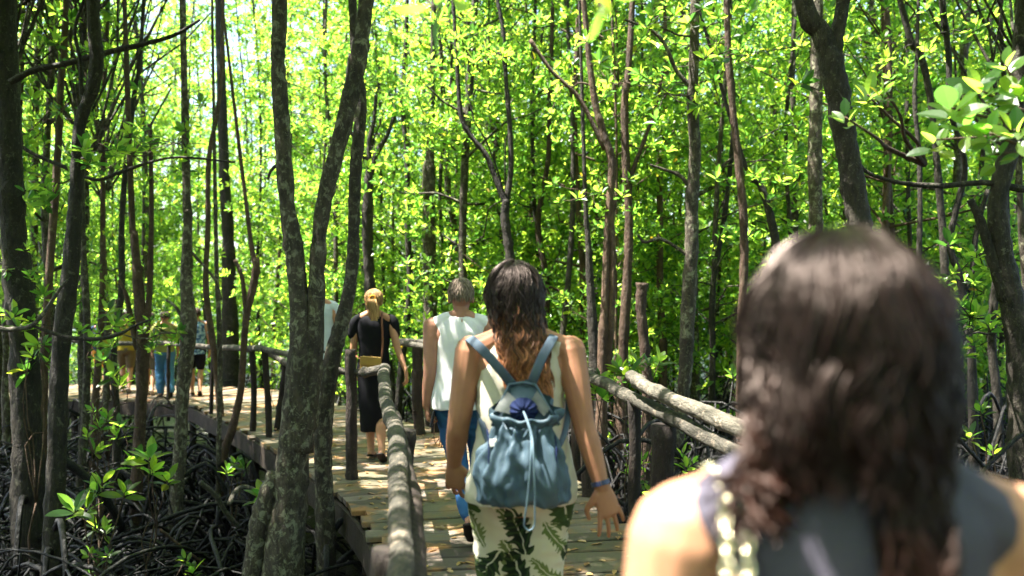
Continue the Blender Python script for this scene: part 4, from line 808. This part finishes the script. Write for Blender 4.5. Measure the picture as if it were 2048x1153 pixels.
obj('top', top_mesh([(.0, -.01, .845, .205, .150), (.0, -.01, .92, .198, .145), (0, 0, 1.02, .178, .130), (0, 0, 1.10, .165, .120), (0, 0, 1.2, .163, .117), (0, -.005, 1.3, .158, .115), (0, -.01, 1.36, .140, .094), (0, -.012, 1.40, .118, .072)],
    [([(s * .05, -.014, 1.425), (s * .10, -.016, 1.405), (s * .135, -.015, 1.388)], [.036, .046, .047], 12) for s in (-1, 1)], wr=.012, wsc=(8, 8, 4.5)), M['cream_top'], pB)
obj('hair', hair_mesh((headB[0], .0, 1.575), 1900, zend=1.20, sweep=.060, thm=118, curl=.0085, freq=75, rad=.0019, lay=.028, yb=-.145, seed=4, widths=[.098, .088, .084, .075], endj=.13), M['hair_b'], pB)
mb = MB(); d = nrm(wrR - elR); cwr = wrR - d * .01; u = nrm(np.cross(d, (0, 1, 0))); w_ = np.cross(d, u)
for i in range(22):
    a = i / 22 * 6.283; box(mb, cwr + (u * math.cos(a) + w_ * math.sin(a)) * .031, d * .008, (-u * math.sin(a) + w_ * math.cos(a)) * .0038, (u * math.cos(a) + w_ * math.sin(a)) * .002)
mb.build('wristwatch', M['watch'], pB, smooth=False); shoes(pB, legsB)

# backpack
bo = np.array([.03 - .0, 3.08 - .16, 0.0]); bk = thing('backpack', 'blue grey drawstring canvas backpack on the back of the woman in the cream top', 'backpack', tuple(P(1045, 990, 2.92)))
O = P(1045, 990, 2.92)
def sack(prof, fold, k=150, yo=0, seed=0, cap=True):
    """prof rows: (z px, half width px, half depth m, fold amp); folds gather the cloth"""
    g = np.random.default_rng(seed); S_ = spline(np.array(prof, float), 40); an = np.linspace(0, 2 * np.pi, k, endpoint=False); rows = []
    ph = g.uniform(0, 6.28, 8)
    for (x, zp, hw, dp, am) in S_:
        f = 1 + am * (.55 * np.sin(an * fold + ph[0] + zp * .012) + .35 * np.sin(an * (fold * 1.7 // 1) + ph[1] - zp * .02) + .3 * np.sin(an * 5 + ph[2])); c_, s_ = np.cos(an), np.sin(an); q = P(x, zp, 2.92) - O
        rows.append(np.column_stack([q[0] + hw * 2.92 / F * f * np.sign(c_) * np.abs(c_) ** .85, yo + dp * f * np.sign(s_) * np.abs(s_) ** .85, np.full(k, q[2]) + .006 * am * 8 * np.sin(an * fold + ph[3])]))
    V = np.array(rows).reshape(-1, 3); m = len(rows); i = np.arange(m - 1)[:, None] * k; j = np.arange(k)[None]; j2 = (j + 1) % k
    return V, np.stack([i + j, i + j2, i + k + j2, i + k + j], -1).reshape(-1, 4), [list(range(k))[::-1], [(m - 1) * k + x for x in range(k)]][:2 if cap else 1]
YB = -.075
mb = MB(); V, q, pl = sack([(1045, 1000, 60, .035, 0), (1045, 997, 88, .058, .005), (1046, 982, 93, .074, .03), (1042, 940, 94, .084, .08), (1042, 897, 78, .074, .14), (1045, 870, 62, .058, .20), (1048, 852, 52, .044, .24), (1048, 843, 52, .040, .22)], 13, yo=YB, seed=2, cap=True); cV = np.array([V[:, 0].mean(), YB, V[:, 2].mean()]); V = V + nrm((V - cV) * (1, 1, .3)) * np.array([[.014 * mnoise.noise((x * 14, y * 14, z * 8)) - .024 * abs(mnoise.noise((x * 20 + z * 9, y * 18, z * 12))) + .008 * mnoise.noise((x * 45, y * 45, z * 26))] for x, y, z in V]); mb.add(V, q, pl); b1 = mb.build('sack', M['canvas'], bk)
# open collar above the gathering, with the flap that stands up behind it
mb = MB(); k = 110; rows = []
for (cx_, zp, hw, dp, am, tilt) in ((1048, 848, 48, .038, .20, 0), (1049, 840, 56, .046, .20, 2), (1050, 828, 66, .054, .17, 8), (1051, 817, 68, .056, .15, 16), (1051, 814, 62, .050, .15, 18)):
    an = np.linspace(0, 2 * np.pi, k, endpoint=False); f = 1 + am * (.6 * np.sin(an * 11) + .4 * np.sin(an * 7 + 1)); qv = P(cx_, zp, 2.92) - O
    # the back of the collar is pulled up towards the straps, the front rim sags
    up = np.clip(np.sin(an), 0, 1) * tilt * 3.2 * 2.92 / F * np.clip(1 - abs(np.cos(an)) * .6, .0, 1) + np.clip(-np.sin(an), 0, 1) * -tilt * .9 * 2.92 / F
    rows.append(np.column_stack([qv[0] + hw * 2.92 / F * f * np.cos(an), YB + dp * f * np.sin(an), qv[2] + up + .004 * np.sin(an * 9 + 2)]))
V = np.array(rows).reshape(-1, 3); m_ = len(rows); i = np.arange(m_ - 1)[:, None] * k; j = np.arange(k)[None]; j2 = (j + 1) % k
mb.add(V, np.stack([i + j, i + j2, i + k + j2, i + k + j], -1).reshape(-1, 4)); cl_ = mb.build('collar', M['canvas'], bk)
def sheet(mb, pts, th=.003, sub=6, bulge=0.0):
    """quad sheet from 4 pixel corners (x,y,dy metres) with thickness"""
    A, B, C_, D = [P(x, y, 2.92) - O + (0, dy, 0) for x, y, dy in pts]; V = []
    for i in range(sub + 1):
        for j in range(sub + 1):
            u, v = j / sub, i / sub; p = (A * (1 - u) + B * u) * (1 - v) + (D * (1 - u) + C_ * u) * v; V.append(p + (0, -bulge * math.sin(math.pi * u) * math.sin(math.pi * v), 0))
    V = np.array(V); n_ = (sub + 1) ** 2; f = [(i * (sub + 1) + j, i * (sub + 1) + j + 1, (i + 1) * (sub + 1) + j + 1, (i + 1) * (sub + 1) + j) for i in range(sub) for j in range(sub)]
    mb.add(V, f); mb.add(V + (0, th, 0), [t[::-1] for t in f])
mb = MB(); sheet(mb, [(1020, 768, -.02), (1066, 768, -.02), (1112, 846, -.07), (988, 846, -.07)], .004, 8, .012); tube(mb, np.array([P(x, y, 2.92) - O + (0, dy, 0) for x, y, dy in ((985, 846, -.08), (997, 812, -.07), (1018, 768, -.03), (1045, 764, -.03), (1070, 768, -.03), (1096, 812, -.07), (1116, 844, -.08))]), .0055, 8); mb.build('back_flap', M['canvas'], bk)
for pts in ([(1012, 778, -.040), (1032, 795, -.06), (1022, 822, -.085), (990, 815, -.080)], [(1074, 778, -.040), (1098, 812, -.080), (1086, 826, -.085), (1060, 800, -.06)]):
    mb = MB(); sheet(mb, pts, .004, 5, .008); mb.build('side_panel', M['silver'], bk)
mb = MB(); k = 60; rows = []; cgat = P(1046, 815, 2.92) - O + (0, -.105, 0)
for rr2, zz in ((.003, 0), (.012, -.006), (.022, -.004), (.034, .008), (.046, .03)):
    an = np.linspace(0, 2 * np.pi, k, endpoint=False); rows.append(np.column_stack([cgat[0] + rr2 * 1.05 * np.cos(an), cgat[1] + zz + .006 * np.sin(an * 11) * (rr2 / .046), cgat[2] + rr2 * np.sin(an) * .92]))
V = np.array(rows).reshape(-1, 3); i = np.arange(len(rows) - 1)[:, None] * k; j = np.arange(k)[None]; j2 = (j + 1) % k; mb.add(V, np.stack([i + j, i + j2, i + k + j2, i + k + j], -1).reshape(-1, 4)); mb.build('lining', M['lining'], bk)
mb = MB(); cd = [P(x, y, 2.92) - O + (0, dy, 0) for x, y, dy in ((1046, 815, -.110), (1054, 835, -.14), (1060, 858, -.155), (1059, 900, -.185), (1054, 960, -.185), (1048, 1010, -.175), (1047, 1026, -.165), (1056, 1035, -.165), (1066, 1026, -.165), (1067, 1000, -.175), (1066, 940, -.188), (1064, 890, -.185), (1062, 858, -.155), (1055, 834, -.138), (1047, 816, -.110))]; tube(mb, spline(cd, 80), .0030, 7); mb.build('drawstring', M['cord'], bk)
def ribbon(mb, pts, w, th=.004, wd=(1, 0, 0), n=30): tube(mb, spline(np.array(pts), n), w / 2, 10, side=wd, rb=th)
def bp(x, y, Y): return P(x, y, Y) - O
for a in ([bp(1026, 772, 2.90), bp(1000, 740, 2.885), bp(972, 708, 2.905), bp(948, 684, 2.96), bp(938, 677, 3.03), bp(942, 688, 3.14), bp(950, 740, 3.20)], [bp(1062, 772, 2.90), bp(1072, 745, 2.885), bp(1086, 712, 2.905), bp(1104, 680, 2.96), bp(1108, 672, 3.03), bp(1108, 690, 3.14), bp(1104, 740, 3.20)]):
    mb = MB(); ribbon(mb, a, .034, .003, (.8, -.2, .5) if a[0][0] < bp(1045, 0, 2.9)[0] else (.9, -.2, -.35)); mb.build('shoulder_strap', M['webbing'], bk)
for a in ([bp(958, 780, 3.13), bp(960, 830, 3.03), bp(972, 870, 2.95), bp(985, 900, 2.88)], [bp(1138, 780, 3.13), bp(1136, 830, 3.03), bp(1128, 870, 2.95), bp(1112, 905, 2.86)]):
    mb = MB(); ribbon(mb, a, .022, .003, (1, -.3, 0)); mb.build('lower_strap', M['webbing'], bk)
for (x, y), m_ in (((985, 886), 'pale_tag'), ((1108, 905), 'dark_tag')):
    mb = MB(); box(mb, bp(x, y, 2.80), (.012, -.004, .002), (0, .003, 0), (.002, 0, .012)); mb.build('tag', M[m_], bk, smooth=False)
for xx in (975, 1110): mb = MB(); tube(mb, spline([bp(xx, 860 + 12 * (xx > 1000), 2.84), bp(xx + 3, 900, 2.79), bp(xx + 2, 950, 2.785), bp(xx + 6, 992, 2.81)], 14), .0025, 5); mb.build('seam', M['lining'], bk)

# --- C: person in the white sleeveless blouse and jeans
hC = 1.69; locC = (-.335, 5.6, 0); rC = lambda x, y, Y: rel(x, y, Y, locC, hC)
elL, wrL = rC(860, 745, 5.55), rC(853, 812, 5.58); elR, wrR = rC(985, 745, 5.6), rC(990, 815, 5.7)
legsC = [((-.088, -.005, .88), (-.03, .06, .50), (.075, -.30, .19), (.085, -.20, .06)), ((.088, -.005, .88), (.11, .20, .52), (.13, .26, .09), (.13, .42, .025))]
pC = person('person with short grey hair, white sleeveless blouse and blue jeans, holding a phone', locC, hC, 0)
armsC = [((-.185, -.01, 1.372), elL, wrL), ((.185, -.01, 1.372), elR, wrR)]
obj('body', body_mesh(armsC, legsC, head=(0, .012, 0), wide=1.1, vox=.0065, armr=1.12, hands=[(wrL, (.12, .08, -1), (.9, .3, 0), (.2, 1, 0), 1.0, 1.0), (wrR, (0, .1, -1), (-.9, .3, 0), (0, 1, 0), .5, 1.0)]), M['skin_c'], pC); face(pC, (0, .012, 0))
obj('jeans', legs_mesh(legsC, .010, .93, wide=1.1, wr=.010), M['jeans'], pC)
obj('blouse', top_mesh([(0, -.01, .84, .198, .145), (0, -.01, .92, .196, .142), (0, 0, 1.02, .184, .130), (0, 0, 1.12, .178, .122), (0, 0, 1.22, .176, .12), (0, -.005, 1.32, .166, .115), (0, -.01, 1.375, .160, .096), (0, -.012, 1.415, .125, .078), (0, -.012, 1.435, .08, .066)],
    [([(s * .05, -.014, 1.430), (s * .10, -.016, 1.412), (s * .155, -.015, 1.388)], [.040, .050, .052], 12) for s in (-1, 1)], wr=.008, seed=3), M['white_top'], pC)
mb = MB(); ellip(mb, (.012, -.088, 1.405), (.004, .006, .022)); mb.build('keyhole_opening', M['skin_c'], pC)
obj('hair', short_hair((0, .0, 1.590)), M['hair_c'], pC); shoes(pC, legsC)
ph = MB(); hp_ = np.array(P(865, 838, 5.55)); box(ph, (0, 0, 0), (.008, .0, .002), (0, .032, 0), (.01, 0, .052)); o = ph.build('phone', M['phone'], smooth=False); o.location = hp_; bv = o.modifiers.new('b', 'BEVEL'); bv.width = .004; bv.segments = 2
tag(o, 'small black phone in the hand of the short haired person', 'phone')

# --- D: woman in black
hD = 1.64; locD = (-1.335, 8.25, 0); rD = lambda x, y, Y: rel(x, y, Y, locD, hD)
elL, wrL = rD(712, 722, 8.2), rD(712, 752, 8.3); elR, wrR = rD(795, 700, 8.2), rD(810, 742, 8.15)
legsD = [((-.08, 0, .88), (-.06, .12, .50), (-.03, .02, .09), (-.02, .17, .03)), ((.08, 0, .88), (.06, .0, .48), (.10, -.22, .12), (.11, -.14, .03))]
pD = person('woman with a blonde ponytail in a black T-shirt and long black skirt', locD, hD, .05)
elL = np.array([-.20, .0, 1.10]); wrL = np.array([-.20, .05, .90])
obj('body', body_mesh([((-.165, -.01, 1.372), elL, wrL), ((.165, -.01, 1.372), elR, wrR)], legsD, head=(0, .012, 0), wide=.95, vox=.007, armr=.86, hands=[(wrL, (.05, .15, -1), (.9, .3, 0), (.2, 1, 0), .5, .95), (wrR, (.12, 0, -1), (-.9, .3, 0), (0, 1, 0), .4, .95)]), M['skin_a'], pD); face(pD, (0, .012, 0))
obj('t_shirt', top_mesh([(0, -.01, .90, .165, .125), (0, 0, 1.02, .152, .112), (0, 0, 1.1, .15, .11), (0, 0, 1.22, .165, .118), (0, -.005, 1.32, .168, .115), (0, -.01, 1.375, .15, .092), (0, -.012, 1.418, .095, .068)],
    [([(s * .06, -.012, 1.420), (s * .13, -.012, 1.395), (s * .178, -.01, 1.36), (s * .198, -.01, 1.29), (s * .205, -.005, 1.235)], [.036, .048, .058, .058, .056], 14) for s in (-1, 1)], wr=.008, vox=.008, seed=5), M['black'], pD)
mb = MB(); rings(mb, [(0, 0, .28, .130, .15), (0, 0, .45, .140, .15), (0, 0, .6, .15, .14), (0, -.005, .78, .165, .135), (0, -.01, .90, .172, .130), (0, 0, 1.0, .155, .11), (0, 0, 1.04, .145, .10)]); obj('skirt', fuse(mb, .009, 2, .010, (7, 7, 2)), M['black'], pD)
obj('hair', short_hair((0, -.0, 1.59), (.078, .098, .095), 900, 8, 100, rad=.0018, ln=.05), M['hair_d'], pD)
mb = MB(); g = np.random.default_rng(5)
for i in range(140):
    x0 = g.normal(0, .012); ze = 1.40 + g.uniform(-.03, .05); tube(mb, spline([(x0, -.10, 1.60), (x0 * 1.8, -.135, 1.56), (.01 + x0 * 2.4, -.135, 1.49), (.018 + x0 * 2, -.125, ze)], 10), .0035, 3, caps=False, a=g.uniform(0, 1))
mb.build('ponytail', M['hair_d'], pD, attr='tip'); mb = MB(); a = np.linspace(0, 6.283, 13); tube(mb, [(.026 * math.cos(x), -.115, 1.595 + .022 * math.sin(x)) for x in a], .009, 7); mb.build('hair_tie', M['orange'], pD); shoes(pD, legsD)
sb = thing('handbag', 'small tan yellow handbag on a brown shoulder strap behind the woman in black', 'handbag', locD, .05); sb.scale = (hD / SF,) * 3
mb = MB(); box(mb, (-.01, -.175, .955), (.098, 0, -.006), (0, .035, 0), (.005, 0, .072)); o = mb.build('pouch', M['bag_yellow'], sb, smooth=False); bv = o.modifiers.new('b', 'BEVEL'); bv.width = .018; bv.segments = 3
mb = MB(); box(mb, (-.01, -.213, .985), (.1, 0, -.006), (0, .005, 0), (.003, 0, .042)); o = mb.build('flap', M['bag_yellow'], sb, smooth=False); bv = o.modifiers.new('b', 'BEVEL'); bv.width = .004
mb = MB(); ribbon(mb, [(.088, -.15, 1.0), (.098, -.128, 1.12), (.098, -.128, 1.25), (.09, -.115, 1.36), (.085, -.03, 1.455), (.05, .10, 1.36), (-.03, .14, 1.2), (-.13, .10, 1.08), (-.17, -.02, 1.03), (-.11, -.16, 1.0)], .020, .003, (1, 0, 0), 40); mb.build('strap', M['strap_brown'], sb)

# --- A: the nearest woman, seen from the shoulders up
hA = 1.64; locA = (.347, .905, 0)
pA_ = person('nearest woman with long dark curly hair in a dark slate sleeveless top, seen from behind', locA, hA, .0)
legsA = [((-.088, -.005, .88), (-.08, .08, .49), (-.08, -.02, .09), (-.08, .13, .03)), ((.088, -.005, .88), (.08, .02, .48), (.08, -.14, .10), (.08, .0, .03))]
armsA = [((-.170, -.01, 1.362), (-.215, -.01, 1.09), (-.245, .08, .86)), ((.178, -.01, 1.362), (.228, -.01, 1.09), (.255, .08, .86))]
hdA = (.0, .015, 0)
obj('body', body_mesh(armsA, legsA, head=hdA, wide=1.03, vox=.0055, armr=1.12, hands=[((-.255, .08, .86), (0, .2, -1), (.9, .3, 0), (.2, 1, 0), .5, 1.0), ((.255, .08, .86), (0, .2, -1), (-.9, .3, 0), (-.2, 1, 0), .5, 1.0)]), M['skin_a'], pA_); face(pA_, hdA)
obj('tank_top', top_mesh([(0, -.01, .86, .19, .14), (0, 0, 1.0, .172, .122), (0, 0, 1.1, .158, .112), (0, 0, 1.2, .160, .115), (0, -.005, 1.28, .162, .118), (0, -.01, 1.33, .150, .108), (0, -.014, 1.385, .150, .098), (0, -.016, 1.42, .130, .088), (0, -.018, 1.455, .085, .076)],
    [([(s * .045, -.022, 1.432), (s * .09, -.022, 1.412), (s * .135, -.02, 1.385)], [.040, .050, .052], 12) for s in (-1, 1)], wr=.006, vox=.006, seed=9), M['slate_top'], pA_)
obj('trousers', legs_mesh(legsA, .014), M['black'], pA_)
obj('hair', hair_mesh((.0, .002, 1.575), 4200, R3=(.078, .098, .092), zend=1.12, sweep=-.035, thm=178, curl=.0095, freq=66, rad=.0018, lay=.028, yb=-.145, seed=14, widths=[.098, .097, .086, .07], endj=.16, side_drop=(.18, 1.445, -.004, .34), shell_end=1.44), M['hair_a'], pA_); shoes(pA_, legsA)
# curls lying on the left shoulder
mb = MB(); g = np.random.default_rng(31)
for i in range(230):
    x0 = -.085 + g.normal(0, .014); ze = 1.405 + g.uniform(-.02, .04); e = np.array([-.105 + g.normal(0, .022), -.075 + g.normal(0, .02), ze]); Pd = spline([(x0 + .02, -.040 + g.normal(0, .02), 1.52), (x0 + .002, -.065, 1.49), (e[0] * .5 + x0 * .5 - .006, -.080, 1.45), e], 30); ph_ = g.uniform(0, 6.3); Pd[:, 0] += .007 * np.sin(Pd[:, 2] * 170 + ph_); Pd[:, 1] += .007 * np.cos(Pd[:, 2] * 170 + ph_)
    tube(mb, Pd, .0018, 3, caps=False, a=.6 + .4 * np.linspace(0, 1, 30))
mb.build('shoulder_curls', M['hair_a'], pA_, attr='tip')
# chain of her shoulder bag
hb = thing('shoulder_bag', 'gold chain strap of a bag over the left shoulder of the nearest woman', 'handbag', locA); hb.scale = (hA / SF,) * 3
for off in (-.008, .012):
    mb = MB(); cp = spline([(-.205 + off, -.155, 1.02), (-.178 + off, -.135, 1.15), (-.155 + off, -.120, 1.27), (-.140 + off, -.105, 1.35), (-.133 + off, -.065, 1.412), (-.132 + off, -.01, 1.438), (-.14 + off, .06, 1.39), (-.17 + off, .11, 1.22), (-.22 + off, .10, 1.0)], 400)
    sl = np.concatenate([[0], np.cumsum(np.linalg.norm(np.diff(cp, axis=0), axis=1))]); k_ = 0; s = 0
    while s < sl[-1] - .02:
        c_ = np.array([np.interp(s, sl, cp[:, i]) for i in range(3)]); c2 = np.array([np.interp(s + .01, sl, cp[:, i]) for i in range(3)]); t = nrm(c2 - c_); sd2 = nrm(np.cross(t, (0, 1, .3))); up2 = np.cross(t, sd2); w1 = nrm(sd2 + up2 * (.9 if k_ % 2 else -.9))
        a = np.linspace(0, 6.283, 13); tube(mb, [c_ + t * .0095 * math.cos(x) + w1 * .0052 * math.sin(x) for x in a], .0020, 6, caps=False); s += .0125; k_ += 1
    mb.build('chain', M['gold'], hb)
mb = MB(); box(mb, (-.29, .0, .86), (.03, 0, 0), (0, .12, 0), (0, 0, .09)); o = mb.build('pouch', M['bag_yellow'], hb, smooth=False); bv = o.modifiers.new('b', 'BEVEL'); bv.width = .02; bv.segments = 3

# --- E and the group on the far walkway
def walker(label, px, feetY, h, rz, top, bot, short=False, tl=None, hair='hair_dark', hide=None, longtop=False, seed=0, sk='skin_a', bagm=None, sleeves=True, skirt=False):
    X = (px - CX) * feetY / F; loc = (X, feetY, dz(feetY)); o = person(label, loc, h, rz)
    lg = [((-.085, 0, .88), (-.08, .14, .50), (-.07, .08, .09), (-.07, .22, .03)), ((.085, 0, .88), (.08, .0, .48), (.08, -.22, .13), (.08, -.12, .03))]
    ar = [((-.175, -.01, 1.37), (-.235, -.03, 1.10), (-.22, .10, .90)), ((.175, -.01, 1.37), (.235, -.03, 1.10), (.24, .06, .88))]
    obj('body', body_mesh(ar, lg, head=(0, .012, 0), vox=.011, hands=[(a[2], (0, .2, -1), (-np.sign(a[2][0]), .3, 0), (0, 1, 0), .4, 1.05) for a in ar]), M[sk], o)
    zb = .80 if longtop else .88
    obj('shirt', top_mesh([(0, -.01, zb, .19, .14), (0, 0, 1.02, .178, .13), (0, 0, 1.2, .176, .125), (0, -.005, 1.32, .172, .118), (0, -.01, 1.38, .15, .09), (0, -.012, 1.418, .095, .068)],
        [([(s * .06, -.012, 1.42), (s * .13, -.012, 1.395), (s * .182, -.01, 1.36), (s * .21, -.015, 1.27), (s * .225, -.02, 1.2)], [.036, .05, .06, .06, .06], 12) for s in (-1, 1)], wr=.010, vox=.012, seed=seed), M[top], o)
    obj('shorts' if short else 'trousers', legs_mesh(lg, .018, .42 if short else .95, vox=.012, flare=.0 if short else .012, wr=.012, seed=seed), M[bot], o)
    obj('hair', short_hair((0, .0, 1.59), n=260, rad=.004, seed=seed + 3, ln=.04), M[hair], o); shoes(o, lg, 'sole' if seed % 2 else 'shoe'); return o
walker('person in a pale grey shirt and dark trousers, half hidden behind the forked tree', 634, 9.9, 1.80, .15, 'pale_shirt', 'dark_trousers', longtop=True, seed=1)
walker('person in loose washed blue jeans and an olive top on the far walkway', 330, 14.9, 1.50, .5, 'olive', 'far_jeans', seed=2)
walker('person in khaki shorts with bare legs left of the one in washed blue jeans', 300, 15.3, 1.47, .2, 'olive', 'khaki', short=True, seed=3)
walker('person in a blue patterned shirt and black shorts, rightmost of the far group', 392, 15.1, 1.55, .3, 'pattern', 'black', short=True, longtop=True, seed=4)
walker('person in a yellow T-shirt among the far group', 252, 15.6, 1.47, .3, 'yellow', 'khaki', short=True, seed=5)
w5 = walker('person in orange shorts behind leaves, leftmost of the far group', 204, 15.9, 1.42, .3, 'navy', 'orange', short=True, seed=6)
w5b = thing('backpack', 'dark navy backpack of the leftmost person on the far walkway', 'backpack', w5.location, .3); w5b.scale = w5.scale
mb = MB(); rings(mb, [(0, -.20, .98, .10, .05), (0, -.21, 1.02, .145, .09), (0, -.21, 1.2, .150, .10), (0, -.20, 1.35, .12, .08), (0, -.19, 1.42, .05, .04)]); obj('sack', fuse(mb, .012, 2, .008), M['navy'], w5b)
for s in (-1, 1): mb = MB(); ribbon(mb, [(s * .08, -.14, 1.36), (s * .10, -.06, 1.45), (s * .11, .08, 1.42), (s * .12, .13, 1.25), (s * .15, .02, 1.08)], .04, .006); mb.build('shoulder_strap', M['navy'], w5b)
